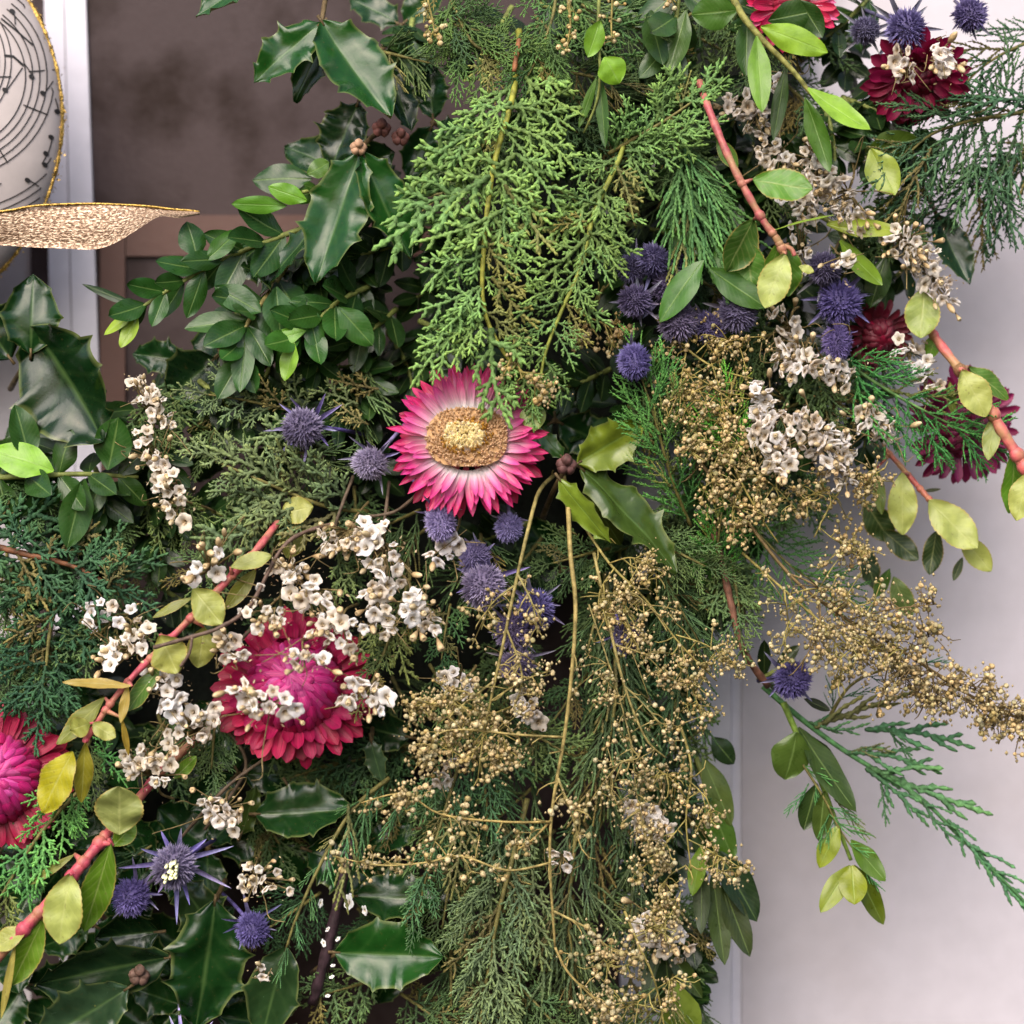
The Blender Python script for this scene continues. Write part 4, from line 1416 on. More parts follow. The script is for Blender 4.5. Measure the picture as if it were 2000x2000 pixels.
sea_holly('violet sea holly cone above the bright green juniper tips', (1238, 706, 100), 38, (0.1, 0.6, 0.8), rgb(86, 76, 142), 2, 5, 1.3, None, None, 13)
sea_holly('violet sea holly below a white floret on the right side', (1640, 590, 40), 50, (-0.1, 0.4, 1), rgb(80, 68, 138), 1, 8, 1.8, None, rgb(110, 98, 170), 14)
sea_holly('violet sea holly hanging lowest in the right-hand pair', (1635, 668, 70), 38, (0, 0.7, 0.7), rgb(88, 76, 148), 2, 6, 1.9, None, rgb(110, 98, 170), 15)
sea_holly('broad violet sea holly above the tilted crimson strawflower', (1770, 58, 60), 50, (0, 0.4, 1), rgb(98, 90, 150), 0, 9, 2.0, (1690, 20, -80), rgb(86, 84, 120), 16)
sea_holly('violet sea holly against the pale wall in the top right corner', (1895, 30, 10), 38, (0.1, 0.5, 1), rgb(94, 86, 148), 1, 7, 1.8, None, None, 17)
sea_holly('deep violet sea holly alone against the white wall at lower right', (1548, 1328, 40), 45, (0.3, 0.2, 1), rgb(66, 56, 128), 0, 8, 1.5, (1480, 1330, -60), rgb(78, 70, 120), 18)
sea_holly('large violet sea holly with cream centre at lower left', (340, 1692, 120), 52, (0, 0.15, 1), C_PUR, 0, 10, 2.3, (420, 1640, -60), rgb(104, 92, 160), 19, core=True)
sea_holly('smaller violet sea holly left of the cream-centred one', (256, 1752, 90), 42, (-0.3, 0.3, 1), rgb(86, 72, 142), 1, 8, 1.7, (330, 1700, -60), None, 20)
sea_holly('violet sea holly ball below right of the cream-centred one', (492, 1815, 100), 39, (0.2, 0.4, 1), rgb(82, 70, 140), 1, 8, 1.9, (430, 1740, -60), rgb(96, 86, 150), 21, bup=0.6)
sea_holly('sea holly cut by the bottom edge with upright lilac bracts', (358, 2040, 90), 42, (0.1, -0.6, 0.7), C_PUR, 0, 10, 2.2, None, rgb(140, 130, 190), 22, bup=0.8)

sea_holly('faded sea holly tucked between the two yellow seed stems', (1000, 1235, 80), 40, (0, 0.3, 1), rgb(110, 98, 140), 0, 8, 1.7, None, rgb(120, 112, 150), 23)
sea_holly('faded sea holly left of the thin yellow seed stem, just under the dark gap', (928, 1090, 90), 38, (-0.4, 0.2, 1), rgb(112, 102, 146), 1, 8, 1.9, None, rgb(110, 100, 150), 24)
sea_holly('dull violet sea holly right behind the glossy box leaf', (1310, 560, 50), 42, (0.2, -0.2, 1), rgb(88, 78, 124), 0, 8, 1.6, None, None, 25)
sea_holly('dull violet sea holly at the upper edge of its group, below the hanging cords', (1340, 505, 40), 38, (0.2, -0.3, 1), rgb(84, 76, 118), 1, 8, 1.6, None, None, 26)
sea_holly('small violet sea holly leaning on the grey-violet group from the left', (1235, 525, 50), 34, (-0.4, 0, 1), rgb(96, 88, 128), 0, 8, 1.6, None, None, 27)
sea_holly('violet sea holly in the middle of the row under the glossy box leaves', (1385, 640, 60), 40, (0, 0.4, 1), rgb(84, 72, 122), 0, 7, 1.5, None, None, 28)
sea_holly('faded sea holly glimpsed above the violet pair on the right', (1610, 525, 50), 40, (-0.2, 0, 1), rgb(82, 76, 112), 0, 8, 1.6, None, None, 29)
sea_holly('half-hidden grey sea holly left of the crimson tilted flower', (1690, 60, 20), 36, (-0.4, 0.1, 1), rgb(104, 100, 132), 1, 9, 1.9, None, rgb(96, 96, 120), 30)

# ---------------------------------------------------------------- red-stemmed sprigs
YG, YP, YY, GB, GM = rgb(176, 178, 92), rgb(192, 198, 108), rgb(196, 186, 38), rgb(112, 150, 36), rgb(84, 122, 40)
OLV = rgb(132, 134, 50)
red_sprig('red-stemmed sprig with dull yellow-green leaves left of the domed magenta flower',
          [(548, 1012, 60), (500, 1075, 120), (428, 1150, 150), (345, 1235, 160), (270, 1310, 160), (215, 1375, 165), (168, 1445, 165)],
          [((612, 990, 70), (548, 1000, 80), 58, YG, (0, -0.3, 1)), ((560, 1090, 50), (590, 1020, 60), 60, OLV),
           ((450, 1108, 165), (528, 1082, 170), 38, YG, (0.2, -0.5, 1)), ((377, 1150, 185), (436, 1218, 190), 70, YG, (-0.3, -0.2, 1)), ((500, 1112, 120), (440, 1190, 130), 34, OLV),
           ((375, 1168, 170), (296, 1204, 180), 22, OLV), ((312, 1240, 190), (352, 1312, 190), 84, YG, (-0.4, -0.1, 1)), ((398, 1225, 150), (388, 1304, 160), 62, YG, (0.4, 0, 1)),
           ((312, 1305, 150), (246, 1388, 150), 44, GM), ((258, 1340, 180), (122, 1328, 190), 28, rgb(190, 160, 80), (0, -0.8, 0.7)), ((205, 1362, 165), (116, 1455, 150), 48, OLV, (-0.5, -0.3, 1)),
           ((176, 1412, 185), (136, 1428, 190), 44, YG), ((180, 1412, 185), (224, 1444, 185), 40, YG), ((250, 1338, 170), (236, 1412, 175), 20, rgb(180, 150, 60)), ((238, 1402, 175), (252, 1475, 150), 14, rgb(180, 150, 60)),
           ((142, 1468, 185), (74, 1588, 175), 80, YY, (-0.2, -0.4, 1)), ((166, 1450, 175), (160, 1568, 160), 42, rgb(160, 150, 40), (0.6, 0, 1))], seed=2, r=(8, 6), col=rgb(180, 78, 94))
red_sprig('red-stemmed sprig with large pale leaf running to the lower left corner',
          [(390, 1440, 0), (325, 1496, 30), (262, 1570, 70), (205, 1634, 140), (140, 1712, 180), (62, 1798, 190), (-40, 1905, 190)],
          [((232, 1630, 175), (236, 1532, 185), 100, rgb(164, 168, 96), (0, 0.2, 1)), ((216, 1648, 160), (166, 1824, 150), 68, GB, (0.4, -0.2, 1)), ((222, 1652, 150), (264, 1606, 140), 44, GB),
           ((138, 1706, 200), (112, 1845, 205), 84, YP, (-0.2, -0.1, 1)), ((146, 1668, 150), (58, 1728, 150), 18, OLV), ((50, 1815, 200), (-14, 1852, 205), 48, YG), ((84, 1796, 185), (22, 1925, 175), 60, GB, (0.5, -0.2, 1)),
           ((30, 1842, 205), (2, 1990, 200), 16, rgb(196, 178, 90)), ((340, 1520, 100), (385, 1478, 90), 30, GB), ((150, 1740, 140), (96, 1792, 130), 40, OLV)], seed=4, r=(9, 12), col=rgb(178, 72, 90))
red_sprig('red-stemmed sprig with bright toothed leaves right of the central juniper',
          [(1366, 160, 60), (1385, 215, 110), (1420, 300, 140), (1455, 370, 150), (1490, 430, 155), (1516, 465, 155), (1530, 492, 150)],
          [((1470, 350, 150), (1586, 376, 165), 76, rgb(98, 148, 46), (0.1, -0.35, 1)), ((1534, 496, 170), (1494, 600, 180), 66, YP, (-0.2, -0.2, 1)), ((1514, 448, 160), (1628, 418, 170), 18, rgb(140, 170, 60), (0, -0.9, 0.3)),
           ((1472, 428, 130), (1418, 530, 120), 78, rgb(74, 112, 40), (0.7, -0.1, 1)), ((1525, 470, 140), (1500, 540, 130), 34, rgb(104, 150, 46)), ((1540, 476, 135), (1546, 580, 120), 60, rgb(100, 146, 44), (0.4, 0, 1)),
           ((1560, 520, 150), (1590, 530, 155), 18, YP), ((1455, 470, 110), (1470, 560, 100), 80, rgb(88, 132, 50)), ((1400, 270, 80), (1440, 330, 80), 34, rgb(110, 150, 60))],
          seed=6, r=(8, 7), col=rgb(170, 86, 92), twigs=[[(1524, 478, 150), (1545, 486, 150), (1552, 500, 150)]])
red_sprig('thick red-stemmed sprig with pale oval leaves at the right edge',
          [(1795, 600, -40), (1824, 655, 0), (1876, 724, 30), (1934, 800, 45), (1962, 850, 50), (2040, 970, 50)],
          [((1878, 722, 60), (1928, 812, 75), 68, YP, (-0.1, -0.3, 1)), ((1890, 716, 10), (1972, 778, 0), 52, rgb(88, 128, 28), (0.3, -0.5, 1)), ((1944, 806, 40), (1930, 900, 50), 36, rgb(150, 162, 84)),
           ((1982, 880, 20), (1976, 1004, 10), 50, rgb(104, 156, 40), (0.3, 0, 1)), ((2012, 922, 70), (1982, 1014, 80), 58, YP), ((1806, 560, 20), (1796, 664, 40), 72, rgb(158, 172, 88), (-0.1, 0, 1)), ((1830, 650, 0), (1812, 700, 0), 34, rgb(104, 150, 36)),
           ((1855, 745, 0), (1862, 810, 0), 20, rgb(120, 140, 50))], seed=8, r=(8, 12), col=rgb(200, 84, 100))
red_sprig('slim red twig with two pale hanging oval leaves against the white wall',
          [(1700, 850, -120), (1745, 895, -80), (1780, 935, -60), (1815, 975, -40), (1850, 1010, -50)],
          [((1762, 922, -30), (1764, 1044, -20), 60, YP, (-0.1, 0, 1)), ((1814, 976, -30), (1904, 1074, -20), 78, YP, (0.1, -0.3, 1)), ((1876, 1044, -60), (1936, 1116, -60), 48, YP), ((1830, 1036, -80), (1812, 1122, -80), 46, rgb(50, 72, 34)),
           ((1880, 1088, -80), (1862, 1134, -80), 18, rgb(50, 72, 34)), ((1725, 1036, -90), (1792, 1094, -90), 48, rgb(52, 76, 36)), ((1738, 1110, -100), (1712, 1168, -100), 32, rgb(70, 110, 40)), ((1745, 1126, -90), (1778, 1208, -90), 46, rgb(100, 120, 64)),
           ((1712, 915, -90), (1722, 1005, -90), 26, rgb(116, 140, 60)), ((1800, 960, -70), (1838, 955, -80), 8, rgb(60, 66, 40)), ((1690, 980, -110), (1740, 1060, -110), 60, rgb(60, 84, 40)), ((1680, 1060, -120), (1716, 1150, -120), 50, rgb(46, 66, 34))],
          seed=10, r=(5, 6), col=rgb(190, 80, 90))

# ---------------------------------------------------------------- holly
G1, G2, G3 = rgb(34, 74, 34), rgb(28, 58, 32), rgb(24, 46, 30)
holly_sprig('two glossy dark holly leaves in the upper left, right of the brown door panel',
            [((628, 45, 40), (492, 150, 60), 118, G1, (-0.4, 0.1, 1), 0), ((628, 42, 50), (757, 244, 70), 150, G1, (0.15, -0.55, 1), 4), ((650, 60, 10), (560, 190, -10), 90, G2, (-0.4, -0.3, 1), 2)], [(640, -30, -60), (632, 20, 20), (628, 45, 40)])
holly_sprig('glossy holly leaf cut by the top edge above the brown door panel', [((560, -60, 10), (375, 12, 30), 110, G1, (0.1, -0.75, 0.8), 0)], [(600, -110, -60), (560, -60, 10)])
holly_sprig('pair of glossy holly leaves hanging from one bud, left of the central juniper',
            [((702, 296, 70), (622, 556, 80), 150, G1, (-0.15, -0.45, 1), 1), ((708, 298, 80), (790, 510, 50), 120, G1, (0.45, -0.4, 1), 4), ((640, 415, 40), (496, 566, 50), 84, G2, (-0.15, -0.85, 0.7), 0)],
            [(745, 255, -60), (718, 275, 30), (702, 296, 70)], bud=[(700, 288, 85, 16, rgb(176, 140, 116)), (745, 250, 20, 18, rgb(130, 84, 80)), (782, 268, 10, 17, rgb(122, 80, 76))])
holly_sprig('deep green holly leaf in front of the lower door frame at left', [((60, 690, 20), (62, 540, 50), 130, rgb(26, 56, 30), (0.1, 0.8, 1), 2), ((60, 640, 20), (226, 855, 40), 230, rgb(20, 44, 26), (0.1, 0.8, 1), 4), ((20, 700, 0), (-60, 590, 0), 140, G3, (0, 0, 1), 1)], [(20, 760, -120), (60, 690, 10)])
holly_sprig('olive and sheeny holly leaves beside a brown bud, right of the pink strawflower',
            [((1128, 905, 90), (1250, 830, 60), 112, rgb(126, 130, 52), (-0.2, 0.35, 1), 1), ((1092, 935, 110), (1186, 1066, 120), 70, rgb(128, 138, 56), (-0.5, 0.3, 1), 5), ((1135, 915, 80), (1338, 1104, 90), 128, rgb(70, 84, 44), (0.35, -0.75, 0.8), 0),
             ((1150, 960, 40), (1208, 1070, 30), 80, rgb(84, 92, 44), (-0.2, 0.3, 1), 2), ((1100, 895, 50), (1044, 830, 60), 44, rgb(70, 100, 62), (0.2, 0, 1), 5)],
            [(1060, 1010, -60), (1085, 950, 60), (1112, 905, 90)], bud=[(1106, 908, 110, 20, rgb(96, 66, 66))])
holly_sprig('dark holly leaf pointing right below the domed magenta flower', [((500, 1590, -10), (694, 1588, 10), 130, G2, (0.1, -0.5, 1), 4), ((560, 1530, -30), (640, 1660, -20), 90, G3, (0.2, 0, 1), 2), ((470, 1630, -20), (505, 1540, 0), 60, rgb(66, 76, 40), (0.6, 0, 1), 5)], [(440, 1600, -120), (500, 1590, -10)])
holly_sprig('large flat holly leaf with a pale midrib at the bottom, left of centre', [((655, 1860, 30), (868, 1868, 40), 150, G1, (0.1, -0.15, 1), 4), ((690, 1750, -10), (860, 1760, 0), 120, G2, (0.1, -0.6, 1), 1)], [(610, 1900, -60), (655, 1862, 30)])
holly_sprig('broad dark holly leaf with soft sheen at the bottom below the small sea hollies', [((420, 1760, 50), (388, 2020, 50), 190, G2, (0.3, -0.1, 1), 0), ((560, 1850, 50), (500, 2040, 60), 120, rgb(48, 68, 48), (-0.2, 0.1, 1), 2)], [(440, 1720, -60), (420, 1760, 50)], bud=[(272, 1905, 60, 20, rgb(110, 86, 78))])
holly_sprig('dark spiny holly leaves filling the bottom left corner', [((330, 1870, 40), (70, 1915, 50), 150, rgb(38, 58, 44), (-0.1, 0.4, 1), 1), ((250, 1930, 50), (60, 2050, 60), 150, rgb(58, 76, 66), (-0.1, 0.1, 1), 3), ((310, 1820, 20), (190, 1830, 20), 100, G3, (0, 0, 1), 4), ((350, 1720, 30), (440, 1850, 40), 120, rgb(44, 60, 40), (0.2, -0.1, 1), 5)], [(360, 1850, -80), (330, 1870, 40)])
holly_sprig('dark rounded holly leaf against the wall under the needle juniper', [((1830, 420, -100), (1888, 560, -90), 84, rgb(40, 62, 52), (0.1, -0.3, 1), 4)], [(1810, 380, -180), (1830, 420, -100)])
holly_sprig('grey-sheened holly leaf hanging below the domed magenta flower', [((725, 1445, 0), (742, 1530, 10), 56, rgb(70, 86, 76), (-0.4, -0.5, 1), 5), ((800, 1440, -40), (700, 1420, -40), 90, G3, (0, 0, 1), 2)], [(730, 1400, -120), (725, 1445, 0)])
holly_sprig('near-black holly leaves under the top left pair', [((700, 200, -40), (640, 330, -20), 120, G3, (-0.3, 0, 1), 3), ((760, 130, -40), (800, 260, -30), 80, G3, (0.3, -0.6, 1), 1)], [(750, 90, -140), (700, 200, -40)])
holly_sprig('near-black holly leaf below the left box sprig', [((420, 700, -70), (330, 780, -50), 130, G3, (0, 0, 1), 4), ((430, 690, -70), (470, 800, -60), 120, G3, (0, 0, 1), 2)], [(480, 640, -150), (420, 700, -70)])
holly_sprig('dark holly leaves behind the bottom juniper sprigs', [((600, 1660, -40), (740, 1720, -30), 130, G2, (0.1, -0.2, 1), 3), ((880, 1740, -60), (760, 1800, -50), 110, G3, (0, -0.5, 1), 0)], [(660, 1620, -140), (600, 1660, -40)])

# ---------------------------------------------------------------- box sprigs
box_sprig('box sprig with two pale tip leaves reaching over the brown door panel', [(610, 440, -10), (500, 480, 30), (400, 525, 45), (300, 585, 60), (262, 612, 65)], pairs=8, L=112, wd=52, c0=rgb(38, 74, 40), c1=rgb(48, 92, 44), ang=0.7,
          extra=[((264, 610, 70), (200, 650, 80), 30, C_LG), ((268, 614, 72), (240, 682, 80), 34, C_LG), ((270, 600, 40), (160, 552, 40), 20, rgb(40, 66, 44)), ((385, 505, 60), (368, 430, 60), 56, rgb(50, 92, 50)), ((400, 510, 60), (470, 452, 60), 40, rgb(60, 110, 50))], seed=21)
box_sprig('box sprig with bright young leaves left of the hanging holly pair', [(690, 380, -40), (630, 372, 20), (590, 375, 40)], pairs=2, L=70, wd=36, c0=C_DG, c1=C_MG,
          extra=[((600, 392, 60), (524, 364, 75), 40, rgb(110, 160, 56)), ((560, 402, 50), (452, 398, 60), 36, rgb(90, 140, 52)), ((610, 350, 30), (490, 345, 20), 70, rgb(42, 76, 44)), ((600, 340, 50), (645, 318, 60), 40, rgb(92, 130, 62))], seed=22)
box_sprig('box sprig with yellow-green tips right above the violet sea holly', [(720, 560, -30), (660, 590, 30), (600, 645, 60), (570, 670, 70)], pairs=6, L=112, wd=56, c0=rgb(40, 76, 42), c1=rgb(56, 104, 50),
          extra=[((598, 646, 80), (520, 668, 85), 34, rgb(110, 160, 60)), ((575, 668, 85), (556, 744, 90), 40, rgb(128, 172, 66)), ((660, 600, 70), (728, 672, 75), 58, rgb(64, 112, 58)), ((600, 590, 60), (620, 690, 70), 46, rgb(58, 104, 52))], seed=23)
box_sprig('box sprig of mid-green leaves right of the pale-tipped one', [(560, 520, -30), (520, 580, 30), (480, 640, 60), (470, 720, 60)], pairs=7, L=112, wd=58, c0=rgb(38, 72, 40), c1=rgb(54, 98, 50),
          extra=[((420, 560, 60), (510, 610, 70), 56, rgb(50, 92, 48)), ((480, 650, 70), (470, 768, 75), 46, rgb(62, 106, 58)), ((540, 560, 60), (545, 660, 70), 66, rgb(64, 104, 70)), ((480, 625, 50), (360, 640, 50), 50, rgb(70, 108, 68))], seed=24, stemcol=rgb(150, 140, 90))
box_sprig('horizontal box sprig entering from the left edge with one bright leaf',
          [(-60, 934, 40), (60, 930, 60), (160, 926, 60), (270, 932, 30)], pairs=5, L=105, wd=58, c0=rgb(50, 88, 44), c1=rgb(46, 80, 42), r=7, ang=1.15,
          extra=[((105, 920, 80), (-20, 872, 95), 74, rgb(132, 182, 62), (0, -0.5, 1)), ((210, 918, 70), (236, 815, 75), 78, rgb(52, 92, 46), (-0.2, 0, 1)), ((60, 905, 60), (30, 790, 60), 60, rgb(54, 92, 46)), ((165, 935, 75), (128, 1070, 80), 66, rgb(62, 104, 52)), ((130, 940, 60), (40, 1010, 60), 50, rgb(50, 88, 46)), ((200, 935, 50), (170, 1010, 50), 44, rgb(56, 94, 50))], seed=25)
box_sprig('box sprig with long light-green leaves crossing the top right', [(1425, -20, 120), (1450, 30, 130), (1490, 78, 140), (1550, 140, 140), (1585, 185, 140)], pairs=0, r=8,
          extra=[((1486, 52, 150), (1618, 100, 160), 56, rgb(142, 178, 66)), ((1478, 70, 150), (1488, 222, 160), 46, rgb(118, 164, 66)), ((1578, 172, 150), (1694, 266, 165), 54, rgb(142, 184, 80)), ((1572, 190, 140), (1626, 335, 140), 44, rgb(76, 118, 50)), ((1535, 130, 120), (1510, 275, 110), 30, rgb(58, 88, 46)),
                 ((1440, 20, 130), (1350, 28, 120), 70, rgb(74, 116, 54)), ((1460, 30, 110), (1455, 150, 100), 44, rgb(54, 88, 46)), ((1500, 40, 110), (1600, 20, 100), 60, rgb(50, 84, 44)), ((1560, 0, 110), (1610, 70, 100), 50, rgb(48, 80, 44))], seed=26, stemcol=rgb(140, 140, 78))
box_sprig('slender sprig with two rounded light-green leaves near the top centre', [(1172, -30, 100), (1168, 60, 110), (1172, 140, 110), (1165, 200, 100), (1140, 260, 80)], pairs=0, r=4,
          extra=[((1172, 40, 120), (1148, 112, 125), 42, rgb(128, 174, 70)), ((1180, 112, 130), (1212, 158, 135), 62, rgb(134, 180, 66), (0.1, -0.2, 1)), ((1170, 140, 100), (1185, 290, 90), 26, rgb(66, 106, 58)), ((1165, 150, 100), (1130, 250, 90), 18, rgb(84, 124, 60))], seed=27)
box_sprig('dark box sprig at the top between the slender sprig and the red-stemmed one', [(1330, -60, 40), (1320, 40, 50), (1300, 120, 50)], pairs=3, L=120, wd=62, c0=rgb(50, 82, 50), c1=rgb(62, 96, 58),
          extra=[((1270, 20, 60), (1290, 130, 70), 60, rgb(66, 96, 60)), ((1340, 20, 60), (1310, 150, 60), 54, rgb(80, 112, 66))], seed=28)
box_sprig('glossy paired box leaves below the red stem, over the violet sea hollies', [(1378, 470, 60), (1380, 508, 90)], pairs=0,
          extra=[((1374, 508, 120), (1284, 624, 125), 62, rgb(78, 124, 62), (-0.3, -0.5, 1)), ((1386, 524, 110), (1494, 604, 110), 62, rgb(66, 108, 50), (0.2, -0.3, 1)), ((1380, 500, 90), (1300, 450, 80), 40, rgb(70, 112, 50)), ((1400, 480, 80), (1440, 560, 80), 60, rgb(74, 118, 50))], seed=29)
box_sprig('olive box leaves beneath the right-hand statice', [(1600, 420, 20), (1640, 450, 40), (1650, 500, 40)], pairs=0,
          extra=[((1614, 438, 60), (1762, 446, 70), 44, rgb(150, 162, 66), (0, -0.5, 1)), ((1640, 470, 50), (1718, 562, 60), 56, rgb(110, 140, 54)), ((1700, 290, 30), (1748, 385, 40), 66, rgb(150, 168, 80)), ((1690, 300, 20), (1790, 270, 10), 60, rgb(80, 106, 44)), ((1730, 500, 20), (1700, 600, 20), 50, rgb(52, 78, 50))], seed=30)
box_sprig('single small round light leaf on a twig at the upper right of the pink flower', [(1060, 740, 40), (1044, 780, 90)], pairs=0, r=3,
          extra=[((1036, 784, 130), (1046, 842, 135), 52, rgb(136, 152, 70), (0, -0.2, 1)), ((1050, 780, 80), (1078, 720, 60), 40, rgb(90, 110, 60))], seed=31)
box_sprig('long dark hanging box sprig against the white post at lower right', [(1360, 1480, -80), (1385, 1560, -50), (1395, 1650, -40), (1405, 1740, -40)], pairs=0, r=6,
          extra=[((1372, 1480, -40), (1432, 1612, -30), 54, rgb(96, 112, 66), (0.3, -0.1, 1)), ((1380, 1560, -30), (1440, 1680, -30), 62, rgb(84, 118, 46), (0.4, -0.4, 1)), ((1400, 1660, -30), (1480, 1800, -30), 66, rgb(40, 62, 44), (0.3, -0.4, 1)), ((1392, 1700, -20), (1412, 1882, -20), 46, rgb(66, 84, 52), (0.1, -0.2, 1)),
                 ((1410, 1720, -20), (1462, 1868, -20), 50, rgb(60, 72, 44), (0.2, -0.2, 1)), ((1370, 1680, -10), (1372, 1822, -10), 36, rgb(78, 92, 84), (-0.3, -0.4, 1)), ((1372, 1650, 0), (1352, 1750, 10), 36, rgb(118, 150, 60)), ((1370, 1580, -60), (1390, 1700, -60), 60, rgb(56, 84, 50)), ((1390, 1440, -60), (1436, 1492, -60), 44, rgb(44, 66, 46))], seed=32, group=None or 'box sprigs in the wreath')
box_sprig('box leaves cut by the bottom edge right of centre, one pale green', [(1300, 1830, -60), (1320, 1900, -30), (1330, 1960, -10)], pairs=0,
          extra=[((1322, 1920, 10), (1345, 2060, 10), 76, rgb(124, 142, 70), (0, -0.3, 1)), ((1300, 1850, -10), (1372, 1950, -10), 36, rgb(66, 84, 50)), ((1300, 1860, -20), (1310, 1990, -20), 50, rgb(40, 58, 40)), ((1290, 1850, -30), (1262, 1960, -20), 44, rgb(60, 82, 56))], seed=33)
box_sprig('box sprig with curled yellow-green tip leaves hanging free against the white wall', [(1530, 1372, -20), (1560, 1440, -20), (1600, 1520, -20), (1635, 1610, -20), (1662, 1680, -20)], pairs=0, r=7, stemcol=rgb(112, 140, 60),
          extra=[((1560, 1420, -10), (1662, 1590, -10), 60, rgb(62, 84, 42), (0.5, -0.2, 1)), ((1572, 1430, -30), (1640, 1540, -40), 50, rgb(36, 52, 34)), ((1595, 1530, -10), (1570, 1622, -10), 50, rgb(52, 72, 44)), ((1610, 1545, 0), (1600, 1644, 0), 46, rgb(86, 106, 58)), ((1556, 1430, 10), (1540, 1526, 10), 84, rgb(88, 112, 60)),
                 ((1638, 1612, 0), (1598, 1694, 10), 44, rgb(124, 138, 40), (-0.5, 0, 1)), ((1662, 1640, 0), (1724, 1722, 0), 44, rgb(90, 122, 36), (0.4, 0, 1)), ((1660, 1690, 10), (1602, 1784, 40), 44, rgb(128, 138, 42), (-0.3, 0, 1)), ((1664, 1690, 10), (1668, 1770, 50), 56, rgb(132, 140, 36), (0, -0.2, 1)), ((1668, 1690, 0), (1726, 1806, -10), 46, rgb(96, 112, 28), (0.4, 0, 1)), ((1570, 1365, -20), (1622, 1388, -20), 22, rgb(44, 54, 36))], seed=34)
box_sprig('dark box leaves behind the tan seed spray on the right', [(1480, 1330, -80), (1530, 1300, -60)], pairs=2, L=80, wd=30, c0=rgb(40, 58, 38), c1=rgb(50, 66, 40), seed=35)
# ---------------------------------------------------------------- juniper
J1, J7, J8, J10, J12, J4, J6 = rgb(114, 146, 88), rgb(104, 120, 88), rgb(60, 94, 70), rgb(104, 122, 92), rgb(82, 126, 92), rgb(74, 106, 80), rgb(84, 134, 72)
juniper('bright green hanging juniper spray above the open pink strawflower', [(1014, 60, -20), (1003, 180, 90), (965, 320, 130), (946, 470, 150), (945, 600, 150), (985, 690, 150), (1030, 740, 150)],
        n=20, L=(150, 95), kind='scale', color=J1, ang=0.85, r=7, stemcol=rgb(136, 138, 56), seed=101, spread=0.25,
        extra=[((958, 344, 140), (726, 490, 165)), ((1010, 300, 130), (868, 420, 160)), ((975, 415, 150), (806, 474, 165)), ((950, 480, 150), (822, 576, 165)), ((938, 560, 150), (800, 612, 160)), ((940, 590, 150), (806, 690, 150)),
               ((965, 500, 150), (1054, 568, 165)), ((905, 640, 140), (800, 760, 150)), ((950, 610, 150), (860, 690, 160)), ((960, 640, 160), (1000, 840, 180)), ((945, 620, 150), (880, 720, 170)), ((960, 330, 140), (1080, 440, 150)),
               ((985, 210, 110), (1124, 256, 120)), ((975, 230, 110), (935, 325, 130)), ((930, 200, 80), (905, 200, 90)), ((1010, 300, 140), (1100, 424, 160)), ((985, 360, 150), (1090, 500, 160)), ((960, 420, 150), (1064, 524, 165)), ((1000, 250, 120), (1124, 334, 140)), ((960, 540, 155), (1052, 644, 165)), ((940, 290, 130), (770, 384, 150)), ((920, 370, 140), (742, 440, 155)), ((960, 240, 110), (810, 336, 130)), ((1000, 200, 110), (880, 290, 120)), ((990, 380, 150), (1000, 510, 165)), ((1015, 330, 140), (1010, 500, 150))])
juniper('second hanging juniper spray ending above the small round light leaf', [(1230, 260, 60), (1205, 320, 100), (1160, 420, 130), (1135, 520, 140), (1100, 600, 145), (1065, 690, 140), (1052, 770, 140)],
        n=18, L=(125, 85), kind='scale', color=rgb(108, 138, 84), ang=0.7, r=6, stemcol=rgb(128, 136, 60), seed=102, spread=0.25,
        extra=[((1160, 430, 130), (1075, 440, 145)), ((1150, 450, 140), (1228, 545, 150)), ((1140, 480, 140), (1160, 550, 150)), ((1100, 590, 150), (1000, 612, 160)), ((1090, 630, 150), (1138, 660, 160)), ((1170, 400, 130), (1080, 380, 140)), ((1180, 370, 130), (1050, 484, 150)), ((1150, 460, 140), (1036, 566, 155)), ((1200, 320, 110), (1096, 300, 120)), ((1180, 380, 120), (1264, 440, 130)), ((1160, 440, 130), (1256, 500, 140)), ((1120, 560, 140), (1200, 640, 150))])
juniper('juniper spray pointing right toward the red stem', [(1190, 300, 60), (1240, 270, 90), (1300, 235, 100), (1350, 200, 100)], n=9, L=(120, 90), kind='scale', color=rgb(104, 138, 84), ang=0.7, r=5, seed=103,
        extra=[((1230, 280, 95), (1350, 260, 110)), ((1220, 295, 95), (1330, 330, 110)), ((1300, 235, 100), (1408, 265, 110)), ((1310, 210, 95), (1420, 110, 90)), ((1280, 240, 95), (1350, 120, 85)), ((1260, 262, 95), (1385, 282, 108))])
juniper('juniper tuft hanging from the top edge, left of centre', [(860, -60, 0), (890, 20, 40), (930, 90, 60), (1000, 110, 60)], n=12, L=(130, 100), kind='fine', color=rgb(84, 112, 64), ang=0.9, r=5, seed=104, droop=0.5,
        extra=[((880, 80, 50), (850, 130, 60)), ((900, 100, 60), (890, 210, 70)), ((930, 100, 60), (932, 250, 80)), ((860, 60, 50), (830, 110, 70)), ((890, 0, 40), (870, 110, 50)), ((960, 90, 60), (1000, 20, 50))])
juniper('juniper tuft hanging from the top edge beside the drooping bead strands', [(1090, -60, 0), (1080, 30, 50), (1050, 110, 70), (1030, 150, 70)], n=12, L=(130, 80), kind='fine', color=rgb(80, 112, 68), ang=0.8, r=4, seed=105, droop=0.3,
        extra=[((1050, 130, 70), (1130, 140, 80)), ((1060, 100, 70), (1180, 60, 60)), ((1110, 60, 50), (1260, 110, 50)), ((1150, 60, 50), (1330, 80, 50))])
